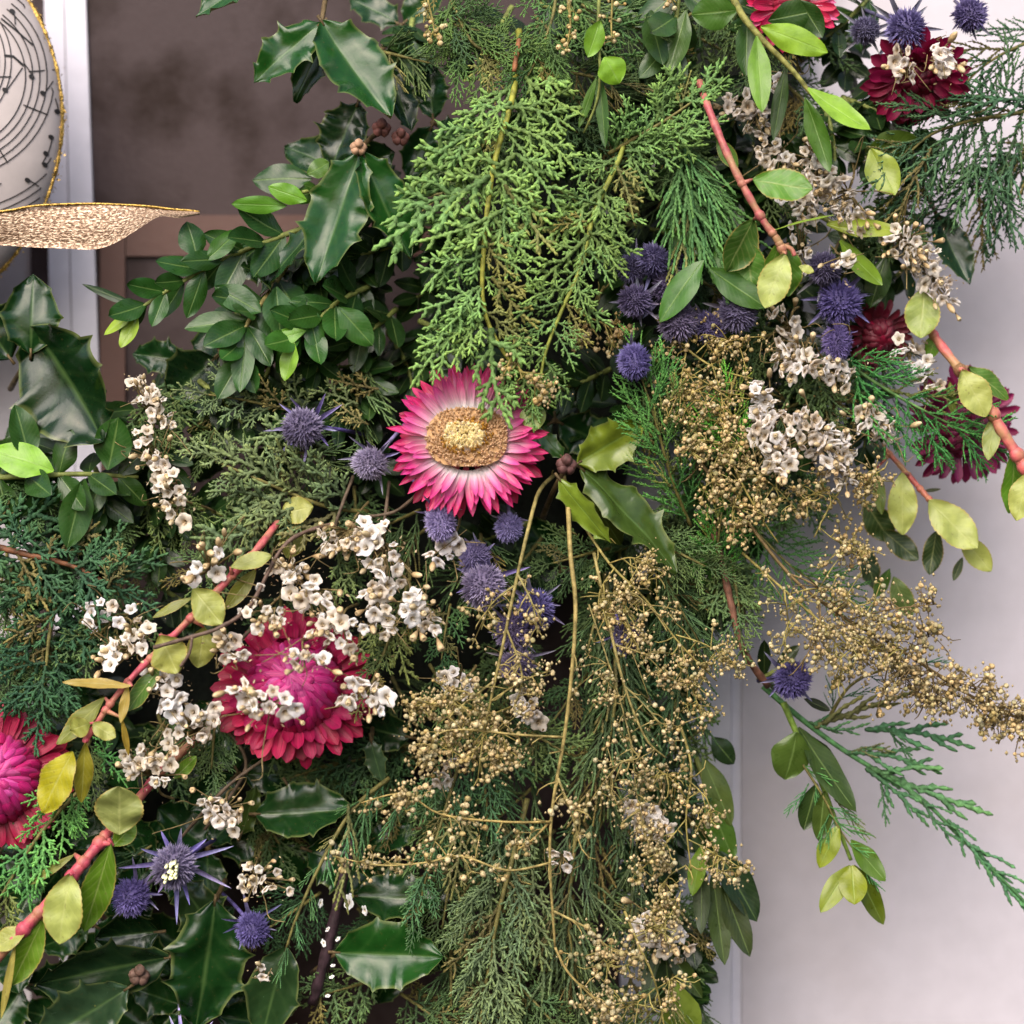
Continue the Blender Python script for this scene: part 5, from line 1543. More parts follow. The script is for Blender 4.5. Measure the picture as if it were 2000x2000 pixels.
juniper('feathery needle juniper fanning out at the upper right', [(2080, 190, -60), (1990, 220, -20), (1900, 235, 0), (1820, 262, 10), (1775, 300, 20)], n=16, L=(210, 130), kind='needle', color=J4, ang=0.9, r=5, seed=106, droop=0.5, spread=0.3,
        extra=[((1900, 240, 0), (1760, 400, 20)), ((1860, 250, 0), (1730, 420, 20)), ((1840, 300, 0), (1800, 420, 10)), ((1930, 260, 0), (1860, 450, 0)), ((1960, 270, -10), (1930, 470, -10)), ((1990, 280, -10), (1985, 480, -10)), ((1900, 180, 0), (1830, 90, -20)), ((1960, 190, 0), (1960, 60, -20)), ((1910, 330, 0), (2000, 430, -10)), ((1800, 270, 20), (1720, 330, 40)), ((1820, 290, 20), (1745, 470, 20))])
juniper('feathery needle juniper drooping behind the upper right fan', [(2100, 260, -120), (2010, 300, -90), (1930, 350, -80), (1880, 400, -80)], n=14, L=(190, 130), kind='needle', color=rgb(52, 86, 60), ang=0.8, r=4, seed=107, droop=0.7)
juniper('needle juniper sprig across the top right corner', [(2080, 60, -60), (1990, 90, -40), (1920, 130, -30), (1860, 190, -20)], n=12, L=(150, 110), kind='needle', color=rgb(58, 94, 64), ang=0.7, r=4, seed=108, droop=0.2)
juniper('juniper with long straight hanging cords left of the red stem', [(1330, 250, 40), (1345, 310, 60), (1350, 380, 70)], n=12, L=(210, 170), kind='long', color=rgb(82, 122, 76), ang=0.35, r=4, seed=109, droop=0.4,
        extra=[((1330, 340, 70), (1450, 600, 100)), ((1340, 330, 70), (1400, 560, 90)), ((1325, 330, 60), (1360, 500, 70)), ((1350, 350, 80), (1490, 500, 90)), ((1340, 320, 60), (1430, 400, 80))])
juniper('bright needle juniper tips left of the tan seed heads, centre right', [(1350, 1030, -20), (1310, 930, 40), (1280, 820, 70), (1250, 730, 80)], n=14, L=(140, 100), kind='needle', color=J6, ang=0.6, r=4, seed=110,
        extra=[((1290, 850, 80), (1200, 740, 90)), ((1270, 790, 80), (1290, 660, 90)), ((1300, 860, 80), (1320, 730, 90)), ((1300, 900, 70), (1220, 800, 80)), ((1310, 950, 60), (1240, 900, 70)), ((1270, 800, 80), (1330, 700, 90))])
juniper('small bright juniper tip standing in the tan seed heads', [(1440, 920, 20), (1425, 860, 60), (1418, 770, 80)], n=8, L=(90, 70), kind='needle', color=rgb(104, 166, 64), ang=0.6, r=3, seed=111, extra=[((1430, 870, 70), (1335, 805, 85)), ((1430, 850, 70), (1470, 800, 85)), ((1440, 900, 60), (1450, 820, 80))])
juniper('green needle juniper tuft above the brown twig, centre right', [(1395, 1160, -30), (1400, 1080, 20), (1410, 1000, 50)], n=10, L=(110, 80), kind='needle', color=rgb(82, 140, 62), ang=0.5, r=4, seed=112, extra=[((1400, 1090, 40), (1370, 1000, 60)), ((1400, 1080, 40), (1350, 1120, 30)), ((1410, 1060, 40), (1480, 1040, 50))])
juniper('thin green juniper fronds over the plum-red strawflower', [(1640, 700, 10), (1730, 760, 20), (1820, 810, 20), (1900, 850, 10)], n=12, L=(150, 110), kind='needle', color=rgb(70, 132, 74), ang=0.65, r=4, seed=113, stemcol=rgb(92, 130, 74),
        extra=[((1700, 730, 30), (1790, 740, 40)), ((1800, 800, 30), (1840, 920, 30)), ((1850, 830, 30), (1960, 830, 30)), ((1770, 780, 30), (1795, 880, 30)), ((1880, 850, 20), (1930, 920, 20)), ((1660, 700, 20), (1760, 840, 30)), ((1690, 690, 20), (1790, 720, 30))])
juniper('grey-green juniper fan between the violet sea holly and the pale red-stemmed leaves', [(720, 1000, 10), (640, 990, 50), (560, 960, 70), (490, 930, 80), (420, 900, 80)], n=12, L=(150, 100), kind='scale', color=J7, ang=0.8, r=5, seed=114, spread=0.3,
        extra=[((560, 1000, 70), (370, 1050, 80)), ((560, 950, 70), (400, 870, 85)), ((600, 930, 60), (560, 860, 70)), ((540, 980, 70), (400, 960, 85)), ((640, 960, 60), (620, 880, 70)), ((600, 1010, 60), (520, 1060, 80)), ((650, 880, 40), (480, 860, 60)), ((520, 970, 70), (470, 1070, 80))])
juniper('grey-green juniper tips above the violet sea holly', [(640, 820, -20), (560, 800, 20), (470, 780, 40), (400, 770, 50)], n=9, L=(110, 70), kind='scale', color=J7, ang=0.8, r=4, seed=115, extra=[((700, 790, 20), (600, 760, 40)), ((720, 830, 20), (650, 780, 40)), ((740, 760, 0), (640, 740, 20))])
juniper('blue-green juniper with a brown stem at the left edge', [(-80, 1050, 20), (40, 1080, 50), (140, 1105, 60), (210, 1140, 60)], n=14, L=(170, 120), kind='scale', color=J8, ang=0.85, r=8, stemcol=rgb(110, 72, 50), seed=116, spread=0.35,
        extra=[((150, 1110, 70), (250, 1020, 80)), ((200, 1140, 70), (330, 1080, 80)), ((60, 1080, 60), (20, 1000, 70)), ((160, 1130, 70), (80, 1230, 80)), ((210, 1150, 70), (240, 1060, 80)), ((100, 1150, 60), (-20, 1190, 70))])
juniper('dark blue-green juniper hanging left of the white statice clusters', [(120, 1150, 10), (100, 1220, 40), (90, 1300, 50), (80, 1380, 50)], n=14, L=(130, 100), kind='scale', color=rgb(50, 86, 64), ang=0.9, r=5, seed=117, extra=[((90, 1300, 60), (95, 1430, 70)), ((60, 1260, 50), (-30, 1320, 60)), ((110, 1280, 50), (160, 1400, 60))])
juniper('vivid green juniper tips over the crimson flower at the lower left', [(170, 1530, 60), (120, 1580, 100), (70, 1640, 120), (20, 1720, 120), (-20, 1790, 120)], n=10, L=(110, 100), kind='scale', color=rgb(92, 146, 84), ang=0.6, r=5, seed=118, droop=0.3, extra=[((140, 1550, 110), (170, 1640, 120)), ((70, 1640, 120), (60, 1770, 130)), ((130, 1540, 110), (40, 1570, 120)), ((210, 1480, 90), (180, 1420, 80)), ((190, 1470, 90), (250, 1540, 100))])
juniper('greyish juniper sprig beside the right petals of the domed magenta flower', [(800, 1130, 20), (770, 1220, 70), (740, 1300, 90), (715, 1360, 90)], n=10, L=(90, 60), kind='scale', color=rgb(108, 122, 78), ang=0.6, r=4, seed=119, droop=0.3, extra=[((770, 1210, 80), (800, 1340, 90)), ((740, 1220, 90), (680, 1300, 110)), ((690, 1120, 80), (650, 1190, 100)), ((660, 1080, 70), (690, 1180, 90))])
juniper('small green juniper tip under the white statice right of the magenta flower', [(880, 1180, 0), (870, 1230, 30), (862, 1290, 40)], n=7, L=(70, 50), kind='scale', color=rgb(72, 108, 72), ang=0.7, r=3, seed=120)
juniper('juniper sprigs hanging over the dark holly at the lower centre', [(760, 1520, 20), (690, 1580, 60), (630, 1680, 80), (580, 1790, 90), (560, 1850, 90)], n=9, L=(90, 80), kind='long', color=rgb(80, 122, 86), ang=0.5, r=5, seed=121, droop=0.3, extra=[((680, 1570, 70), (655, 1780, 80)), ((720, 1540, 60), (700, 1700, 70)), ((800, 1560, 40), (735, 1560, 60)), ((780, 1560, 40), (740, 1640, 60))])
juniper('juniper strands curving down beside the bead strands, lower centre', [(900, 1480, 20), (870, 1580, 60), (840, 1680, 80), (815, 1790, 80)], n=10, L=(110, 80), kind='fine', color=rgb(82, 116, 82), ang=0.5, r=4, seed=122, droop=0.4, extra=[((910, 1560, 60), (880, 1760, 80)), ((840, 1690, 80), (806, 1820, 85)), ((950, 1500, 50), (960, 1650, 70)), ((860, 1500, 50), (800, 1600, 70))])
juniper('large grey-green juniper mass hanging at the bottom centre', [(1030, 1560, 0), (1000, 1680, 40), (970, 1800, 60), (950, 1920, 60), (930, 2050, 60)], n=18, L=(190, 130), kind='fine', color=J10, ang=0.55, r=6, seed=123, droop=0.3, spread=0.35,
        extra=[((960, 1720, 70), (880, 1830, 80)), ((950, 1780, 70), (860, 1860, 85)), ((960, 1840, 70), (885, 1960, 85)), ((940, 1900, 70), (915, 2050, 80)), ((1000, 1700, 60), (1010, 1880, 80)), ((1040, 1700, 50), (1060, 1900, 70)), ((1000, 1860, 60), (1020, 2030, 70)), ((960, 1730, 80), (868, 1780, 90))])
juniper('grey-green juniper spray hanging right of the large bottom mass', [(1130, 1560, -20), (1120, 1680, 10), (1110, 1800, 20), (1130, 1920, 20)], n=14, L=(170, 120), kind='long', color=rgb(86, 102, 74), ang=0.45, r=5, seed=124, droop=0.4, extra=[((1110, 1800, 30), (1060, 1980, 40)), ((1120, 1850, 30), (1160, 2020, 30)), ((1140, 1700, 10), (1230, 1830, 20))])
juniper('grey-green juniper cords behind the main yellow stem', [(1180, 1120, -60), (1200, 1240, -20), (1200, 1380, 0), (1180, 1500, 0), (1170, 1620, 0)], n=18, L=(190, 140), kind='long', color=rgb(80, 100, 70), ang=0.5, r=5, seed=125, droop=0.6, spread=0.3)
juniper('dark green juniper cords between the yellow stems and the brown twig', [(1300, 1080, -60), (1320, 1200, -30), (1330, 1320, -20), (1310, 1440, -20)], n=16, L=(170, 120), kind='long', color=rgb(66, 92, 64), ang=0.55, r=4, seed=126, droop=0.6)
juniper('dark juniper cords behind the tan bead cluster, lower centre', [(900, 1360, -60), (930, 1460, -20), (950, 1560, 0), (950, 1650, 0)], n=16, L=(160, 110), kind='long', color=rgb(66, 98, 70), ang=0.7, r=4, seed=127, droop=0.5)
juniper('grey juniper cords right of the bottom bead sprays', [(1260, 1480, -60), (1250, 1580, -30), (1240, 1690, -20), (1230, 1800, -20)], n=14, L=(150, 110), kind='long', color=rgb(84, 100, 72), ang=0.5, r=4, seed=128, droop=0.5)
juniper('open green juniper frond spread against the white wall at lower right', [(1490, 1340, -60), (1560, 1400, -50), (1640, 1460, -50), (1720, 1510, -50), (1800, 1560, -50), (1870, 1630, -50), (1940, 1700, -50), (2030, 1790, -50)], n=0, kind='open', color=J12, r=6, stemcol=rgb(78, 126, 78), seed=129, tip=False,
        extra=[((1590, 1420, -45), (1790, 1350, -40)), ((1690, 1425, -45), (1905, 1462, -45)), ((1650, 1470, -45), (1840, 1512, -45)), ((1700, 1500, -45), (1940, 1592, -45)), ((1690, 1500, -45), (1815, 1616, -40)), ((1730, 1420, -45), (1786, 1490, -45)), ((1720, 1530, -45), (1730, 1616, -45)),
               ((1850, 1600, -45), (1940, 1716, -50)), ((1900, 1650, -45), (2010, 1780, -50)), ((1660, 1470, -45), (1750, 1470, -45)), ((1580, 1410, -45), (1700, 1412, -45)), ((1800, 1560, -45), (1890, 1650, -45)), ((1930, 1690, -50), (2040, 1800, -50))], start=0.3)
juniper('thin green juniper tips crossing the curled box tips at lower right', [(1560, 1480, -10), (1610, 1560, 0), (1640, 1620, 0), (1690, 1690, 0)], n=5, L=(70, 60), kind='long', color=rgb(82, 136, 84), ang=0.6, r=3, seed=130, extra=[((1580, 1530, 0), (1530, 1590, 10)), ((1620, 1590, 0), (1700, 1630, 0)), ((1630, 1560, 0), (1700, 1640, 0)), ((1620, 1590, 0), (1600, 1660, 0))])
juniper('short dark green juniper tip under the seed spray near the lone sea holly', [(1620, 1400, -60), (1660, 1340, -40), (1720, 1310, -30), (1800, 1300, -30)], n=6, L=(80, 60), kind='long', color=rgb(56, 104, 76), ang=0.6, r=4, seed=131)
juniper('green juniper glimpsed through the tan seed spray on the right', [(1460, 1020, -60), (1550, 1110, -20), (1640, 1160, -10)], n=12, L=(110, 80), kind='needle', color=rgb(76, 122, 66), ang=0.6, r=3, seed=132)

# bare twigs
def twig(label, pts, r, col):
    t = thing('twig', label, 'twig', W(pts[0]), 'bare twigs')
    sp = spline(pts, 6)
    m = MB()
    m.tube([W(p) for p in sp], [r * S(p.z) * (1 + 0.14 * math.sin(i * 2.1)) for i, p in enumerate(sp)], 8)
    part('bark', m.mesh('bark', M_stem), t, None, col)
    return t
twig('reddish-brown bare twig below the green needle juniper tuft', [(1395, 1040, -20), (1410, 1100, 10), (1428, 1180, 20), (1452, 1270, 10), (1500, 1340, -40)], 7, rgb(124, 86, 72))
twig('dark purple twig among white light specks at lower centre', [(690, 1640, 0), (665, 1740, 20), (640, 1850, 20), (610, 1960, 0)], 11, rgb(60, 44, 52))
twig('orange-brown woody stem at the head of the central juniper', [(1014, 78, 80), (1010, 100, 92), (1004, 140, 98)], 5, rgb(140, 92, 62))
twig('thin grey twig bending past the pale leaf above the magenta flower', [(300, 1265, 210), (370, 1245, 212), (430, 1225, 205), (490, 1180, 180), (560, 1060, 120), (660, 1020, 60)], 4, rgb(96, 78, 70))
twig('short thin grey twig forking over the pale leaf', [(375, 1245, 214), (370, 1275, 214), (352, 1302, 212)], 3, rgb(96, 78, 70))
for i, (a, b, c) in enumerate((((690, 930, 60), (660, 1010, 90), (640, 1090, 60)), ((760, 940, 50), (750, 1020, 80), (730, 1090, 50)), ((820, 960, 40), (770, 1000, 80), (700, 1010, 60)), ((440, 1420, 60), (480, 1500, 40), (400, 1620, 20)), ((520, 1480, 30), (440, 1540, 60), (350, 1640, 20)), ((430, 1300, 80), (470, 1250, 70), (520, 1200, 50)))):
    twig(('dry grey-brown twig left of and below the pink strawflower', 'dry grey-brown twig straight below the pink strawflower', 'dry grey-brown twig curling under the pink strawflower', 'dull twig behind the statice left of the magenta flower base', 'dull twig slanting to the cream-centred sea holly', 'dull twig on the left shoulder of the magenta dome')[i], [a, b, c], 3.5, rgb(92, 78, 66))

# ---------------------------------------------------------------- statice
ST = [
 # root, centre, n, spread, size, colour, buds, label, face, elong
 ((340, 900, -40), (300, 790, 70), 13, 38, 17, rgb(206, 190, 164), 4, 'cream statice cluster highest at the left, against the red-brown upright', (0.2, -0.4, 1), (26, 30)),
 ((380, 960, -40), (292, 885, 80), 9, 30, 18, rgb(214, 198, 178), 4, 'cream statice below the topmost left cluster', (-0.2, -0.2, 1), (16, 34)),
 ((420, 1000, -40), (335, 970, 90), 11, 36, 20, rgb(222, 206, 180), 3, 'cream statice right of the horizontal box sprig tip', (0, 0.1, 1), (24, 44)),
 ((460, 1170, -20), (395, 1095, 160), 0, 40, 24, C_WH, 6, 'bright white statice florets above the pale red-stemmed leaves', (0, -0.1, 1), None),
 ((250, 1260, -30), (205, 1190, 100), 6, 46, 22, rgb(214, 210, 218), 0, 'cool white statice florets amid blue-green juniper at left', (-0.1, -0.2, 1), (40, -6)),
 ((330, 1330, -10), (250, 1255, 120), 11, 40, 20, rgb(226, 216, 200), 5, 'cream statice cluster left of the two pale rounded leaves', (-0.3, -0.3, 1), (30, -22)),
 ((390, 1400, -10), (325, 1345, 140), 9, 40, 24, C_WH, 3, 'white statice tight against the red stem left of the magenta dome', (0, -0.1, 1), (14, 30)),
 ((420, 1440, 0), (368, 1425, 110), 13, 42, 19, rgb(222, 208, 186), 6, 'cream statice just left of the magenta dome base', (0, 0, 1), (40, -20)),
 ((340, 1560, 0), (290, 1500, 120), 12, 38, 20, rgb(216, 204, 184), 4, 'cream statice above the dull round pale leaf', (-0.2, 0, 1), (34, 18)),
 ((470, 1540, -20), (432, 1590, 110), 10, 38, 20, rgb(214, 202, 190), 4, 'statice cluster above the cream-centred sea holly', (0.1, 0.1, 1), (20, 16)),
 ((470, 1690, -10), (512, 1722, 120), 9, 40, 18, rgb(224, 212, 190), 5, 'cream statice right of the cream-centred sea holly', (0.1, 0, 1), (40, 6)),
 ((560, 1150, 40), (505, 1205, 190), 6, 40, 19, rgb(232, 222, 206), 6, 'cream statice on the top edge of the magenta dome', (-0.1, -0.1, 1), (30, 0)),
 ((560, 1380, 100), (520, 1370, 240), 9, 46, 22, rgb(228, 220, 212), 6, 'white statice florets lying over the magenta dome centre', (-0.1, 0, 1), (50, 14)),
 ((620, 1120, 20), (602, 1160, 160), 9, 42, 22, rgb(226, 218, 210), 4, 'white statice above right of the magenta dome', (0, 0.1, 1), (20, 24)),
 ((700, 1180, 20), (655, 1232, 190), 11, 42, 22, rgb(232, 224, 216), 4, 'white statice over the right shoulder of the magenta dome', (0, 0.1, 1), (34, 10)),
 ((720, 980, 20), (665, 1055, 110), 12, 38, 17, rgb(206, 192, 168), 7, 'tan budded statice left of the bright white columns', (-0.3, 0, 1), (36, 6)),
 ((760, 990, 20), (748, 1085, 140), 13, 44, 22, rgb(226, 220, 216), 4, 'white statice column below the grey twigs', (0.1, 0, 1), (16, 46)),
 ((760, 1080, 20), (738, 1190, 150), 9, 34, 22, rgb(228, 222, 216), 3, 'white statice low in the column left of the dark gap', (0, 0.1, 1), (10, 34)),
 ((780, 1120, 20), (815, 1195, 160), 8, 36, 23, C_WH, 5, 'white statice with wide round florets, right end of the row', (0.1, 0, 1), (16, 20)),
 ((760, 1260, 40), (718, 1360, 190), 9, 40, 23, rgb(230, 222, 218), 4, 'white statice over the right petals of the magenta dome', (0, 0.1, 1), (34, 10)),
 ((480, 1290, 20), (450, 1265, 170), 5, 30, 20, rgb(226, 214, 196), 4, 'cream statice on the left shoulder of the magenta dome', (-0.2, 0, 1), (12, 24)),
 ((600, 1250, 60), (590, 1285, 235), 4, 26, 20, rgb(232, 224, 214), 5, 'small budded statice high on the magenta dome', (0, -0.1, 1), (30, 4)),
 ((560, 1100, 0), (560, 1110, 120), 6, 30, 19, rgb(220, 208, 188), 6, 'budded cream statice between the red stem and the white columns', (0, 0, 1), (26, 10)),
 ((900, 1000, 0), (868, 1075, 110), 5, 26, 21, rgb(220, 212, 216), 1, 'pale statice right under the oblong lavender sea holly', (0.1, 0.2, 1), None),
 ((930, 1300, -10), (890, 1332, 80), 6, 30, 21, rgb(206, 198, 198), 1, 'greyish statice alone in the dark gap right of the magenta dome', (0, 0.2, 1), (20, 4)),
 ((1060, 1360, -20), (1035, 1390, 60), 6, 28, 22, rgb(206, 198, 194), 1, 'greyish statice left of the main yellow stem', (0, 0, 1), (14, 26)),
 ((900, 1440, 0), (868, 1505, 80), 4, 22, 20, rgb(196, 184, 178), 1, 'limp greyish statice below the tan bead cluster', (-0.1, 0.4, 1), (-8, 20)),
 ((1110, 1640, -20), (1096, 1680, 60), 3, 18, 20, rgb(216, 206, 200), 0, 'tiny pale statice right of the yellow stem near the bottom', (0.2, 0, 1), None),
 ((1300, 1520, -40), (1270, 1610, 70), 10, 36, 20, rgb(220, 210, 202), 5, 'white statice among beads at the bottom right of the wreath', (0, 0.2, 1), (24, 20)),
 ((1300, 1720, -60), (1290, 1830, 40), 12, 44, 23, rgb(206, 196, 188), 4, 'greyish dry statice low at the bottom right of the wreath', (0.2, 0.3, 1), (34, 20)),
 ((1480, 170, -60), (1465, 220, 40), 10, 42, 20, rgb(190, 178, 168), 4, 'greyish statice under the long light-green leaves', (-0.1, 0, 1), (24, 30)),
 ((1470, 100, -40), (1500, 150, 90), 3, 26, 21, rgb(222, 218, 222), 0, 'two cool white florets behind the top light-green leaf', (0.1, -0.1, 1), None),
 ((1530, 230, -50), (1525, 315, 50), 12, 40, 19, rgb(206, 194, 178), 5, 'cream statice left of the drooping narrow leaf', (0, 0.1, 1), (26, 30)),
 ((1600, 260, -50), (1600, 335, 70), 14, 46, 20, rgb(208, 196, 182), 7, 'dense cream statice right of the drooping narrow leaf', (0.1, 0.2, 1), (6, 50)),
 ((1660, 300, -50), (1655, 400, 60), 13, 42, 20, rgb(206, 192, 176), 7, 'dense cream statice below left of the pale half-hidden leaf', (0.1, 0.4, 1), (24, 36)),
 ((1600, 330, -40), (1560, 395, 70), 8, 36, 20, rgb(212, 202, 196), 2, 'white statice right of the big toothed leaf', (0, 0, 1), (20, 14)),
 ((1640, 470, -20), (1650, 510, 120), 2, 14, 24, C_WH, 2, 'round white floret above the violet sea holly on the right', (0, 0, 1), None),
 ((1740, 420, -60), (1775, 485, 50), 13, 42, 20, rgb(210, 198, 182), 7, 'cream statice beside the dark rounded holly leaf', (0.3, 0.3, 1), (40, 26)),
 ((1780, 490, -60), (1825, 550, 30), 10, 36, 21, rgb(206, 194, 184), 4, 'cream statice at the wreath edge below the dark holly leaf', (0.4, 0.2, 1), (20, 26)),
 ((1570, 530, -60), (1560, 480, 40), 6, 34, 20, rgb(204, 190, 178), 2, 'cream statice right of the pale toothed leaf', (0, 0, 1), (6, 40)),
 ((1560, 600, -40), (1535, 650, 50), 9, 38, 20, rgb(200, 188, 174), 3, 'statice above the knobby seed heads, left of the violet pair', (-0.1, 0, 1), (12, 40)),
 ((1580, 660, -30), (1555, 715, 90), 9, 42, 22, rgb(224, 216, 210), 4, 'white statice below left of the violet pair', (-0.1, 0.1, 1), (40, 6)),
 ((1620, 720, -30), (1630, 720, 70), 8, 36, 21, rgb(204, 194, 184), 3, 'statice tucked under the violet pair', (0.2, 0.2, 1), (16, 24)),
 ((1540, 800, -20), (1495, 790, 140), 7, 34, 22, rgb(220, 212, 206), 3, 'white statice right of the small bright juniper tip', (-0.2, 0, 1), (10, 24)),
 ((1560, 840, -20), (1510, 870, 140), 13, 44, 22, rgb(210, 198, 188), 4, 'dense statice in the middle of the right side', (-0.1, 0.2, 1), (20, 40)),
 ((1620, 820, -20), (1585, 850, 140), 14, 48, 22, rgb(204, 192, 182), 5, 'dense cream statice over a dark hollow on the right', (0.1, 0.2, 1), (30, 20)),
 ((1660, 850, -20), (1640, 900, 130), 13, 46, 22, rgb(210, 200, 190), 6, 'cream statice above the pale hanging oval leaves', (0.1, 0.3, 1), (10, 40)),
 ((1690, 800, -40), (1715, 835, 40), 8, 38, 22, rgb(206, 194, 182), 4, 'cream statice facing right near the thin juniper fronds', (0.5, 0.3, 1), (24, 20)),
 ((1780, 660, -80), (1770, 690, 10), 6, 36, 22, rgb(214, 208, 206), 0, 'white florets behind the olive hanging leaf', (0.2, 0, 1), (20, 16)),
 ((1790, 730, -80), (1810, 735, 0), 6, 30, 22, rgb(212, 208, 208), 0, 'white florets left of the thick red stem', (0.2, 0, 1), (10, 20)),
 ((1770, 90, 20), (1765, 125, 120), 5, 26, 20, rgb(206, 188, 174), 2, 'cream floret on the left of the tilted crimson strawflower', (-0.1, 0.1, 1), (4, 24)),
 ((1820, 80, 20), (1838, 112, 120), 6, 24, 23, rgb(224, 214, 208), 3, 'white floret on the right of the tilted crimson strawflower', (0.2, 0.1, 1), (4, 20)),
 ((1400, 1120, -80), (1375, 1140, -40), 3, 16, 22, rgb(214, 208, 218), 0, 'pale floret glimpsed left of the reddish-brown twig', (0, 0, 1), None),
 ((530, 1880, 10), (512, 1898, 90), 2, 10, 19, rgb(216, 204, 190), 1, 'lone cream floret on the broad dark holly leaf', (0, 0, 1), None),
]
WHITE_PTS = [(426, 1080, 175), (384, 1108, 175), (378, 1130, 165), (424, 1120, 160), (508, 1148, 165)]
for i, (rt, c, n, sp_, sz, col_, bu, lab, fc, el) in enumerate(ST):
    statice(lab, rt, c, n, sp_, sz, col_, bu, 300 + i, pts=WHITE_PTS if n == 0 else None, face=fc, elong=el, jit=0.45 if i == 3 else 0.8)

# ---------------------------------------------------------------- tan seed sprays
annie('main yellow-stemmed seed spray hanging straight down the centre', [(1100, 930, -60), (1109, 985, 90), (1114, 1080, 150), (1124, 1180, 170), (1118, 1300, 180), (1102, 1440, 180), (1080, 1570, 175), (1074, 1680, 170), (1084, 1850, 150)],
      [[(1100, 1440, 180), (1010, 1435, 190), (900, 1425, 190), (850, 1440, 190), (830, 1500, 180)], [(1075, 1605, 178), (980, 1605, 190), (860, 1590, 190), (790, 1550, 190), (706, 1568, 185)], [(1075, 1685, 172), (990, 1700, 190), (900, 1672, 190), (830, 1685, 190), (740, 1690, 185), (650, 1672, 180)],
       [(1082, 1780, 160), (1150, 1815, 165), (1190, 1850, 165), (1260, 1870, 150)], [(1084, 1850, 150), (1110, 1900, 150), (1160, 1950, 140), (1220, 2010, 130)], [(1078, 1600, 170), (1040, 1640, 180), (1010, 1660, 170)], [(1090, 1520, 180), (1120, 1600, 175), (1130, 1640, 165)]],
      beads=260, br=7.5, r=5.2, seed=401, clump=15, stemcol=rgb(150, 134, 84), wisps=20)
annie('thin yellow seed stem left of the main yellow stem', [(1080, 930, 0), (1052, 962, 110), (1030, 1040, 150), (1005, 1150, 165), (980, 1270, 170), (958, 1370, 165), (950, 1420, 150)],
      [[(1010, 1120, 165), (1040, 1180, 175), (1050, 1240, 170)], [(990, 1230, 170), (1020, 1320, 180), (1000, 1390, 170)], [(965, 1330, 170), (900, 1380, 180), (860, 1410, 170)], [(958, 1370, 165), (1020, 1330, 175), (1075, 1310, 170)], [(1010, 1140, 165), (960, 1180, 160), (940, 1230, 150)]],
      beads=130, br=6.5, r=4.5, seed=402, clump=20, stemcol=rgb(144, 132, 82), wisps=16)
annie('dense tan bead cluster left of the main yellow stem', [(1000, 1380, 60), (950, 1400, 120), (900, 1420, 150), (850, 1450, 150)], [[(950, 1400, 130), (900, 1380, 160), (850, 1370, 160), (800, 1395, 160)], [(930, 1410, 130), (880, 1450, 160), (840, 1480, 160)], [(950, 1400, 130), (940, 1450, 165), (910, 1480, 160)], [(900, 1380, 150), (870, 1340, 150)], [(960, 1400, 140), (990, 1460, 150), (960, 1500, 150)]],
      beads=280, br=6.5, r=2.5, seed=403, clump=20, col=rgb(190, 162, 116))
annie('seed spray slanting down right from the yellow stem to the grey juniper', [(1160, 1080, 90), (1190, 1220, 140), (1220, 1340, 150), (1260, 1440, 150), (1300, 1480, 130)],
      [[(1150, 1180, 140), (1190, 1300, 150), (1230, 1440, 150), (1245, 1560, 140), (1270, 1660, 130)], [(1220, 1340, 150), (1270, 1390, 150), (1310, 1450, 140)], [(1240, 1480, 150), (1200, 1500, 150), (1190, 1560, 140)], [(1190, 1160, 140), (1240, 1160, 150), (1290, 1210, 150)], [(1200, 1260, 140), (1260, 1280, 150), (1310, 1330, 140)]],
      beads=230, br=6.2, r=3.5, seed=404, clump=26, stemcol=rgb(144, 132, 84), wisps=18)
annie('seed spray of fine beads above the juniper cords, right of the yellow stem', [(1130, 1010, 60), (1190, 1100, 110), (1260, 1170, 130), (1330, 1260, 130), (1400, 1330, 110)], [[(1190, 1100, 120), (1240, 1090, 140), (1290, 1130, 140)], [(1230, 1140, 130), (1220, 1210, 140), (1240, 1260, 140)], [(1320, 1240, 130), (1380, 1260, 140), (1440, 1300, 130)], [(1330, 1260, 130), (1350, 1340, 130), (1370, 1390, 120)], [(1200, 1110, 120), (1170, 1160, 140), (1190, 1210, 140)]],
      beads=290, br=5.6, r=3, seed=405, clump=24, col=rgb(192, 166, 118))
annie('seed spray beside the hanging dark box leaves, lower right of the wreath', [(1330, 1420, 20), (1350, 1500, 60), (1340, 1600, 80), (1350, 1700, 70)], [[(1340, 1520, 70), (1380, 1560, 90), (1390, 1600, 80)], [(1340, 1600, 80), (1290, 1660, 100), (1250, 1700, 90)], [(1345, 1640, 80), (1400, 1670, 90), (1440, 1710, 80)], [(1340, 1560, 80), (1310, 1520, 100), (1280, 1500, 90)], [(1340, 1690, 80), (1300, 1720, 90), (1290, 1790, 90)]], beads=220, br=6.5, r=3, seed=406, clump=24)
annie('seed spray over the dry statice at the bottom right of the wreath', [(1220, 1780, 60), (1250, 1850, 90), (1280, 1920, 90), (1300, 2020, 70)], [[(1240, 1830, 90), (1300, 1800, 100), (1330, 1740, 90)], [(1260, 1870, 90), (1200, 1890, 100), (1170, 1860, 90)], [(1280, 1930, 90), (1240, 1960, 100), (1180, 1980, 90)], [(1285, 1930, 90), (1330, 1900, 90)]], beads=170, br=6.5, r=3, seed=407, clump=22)
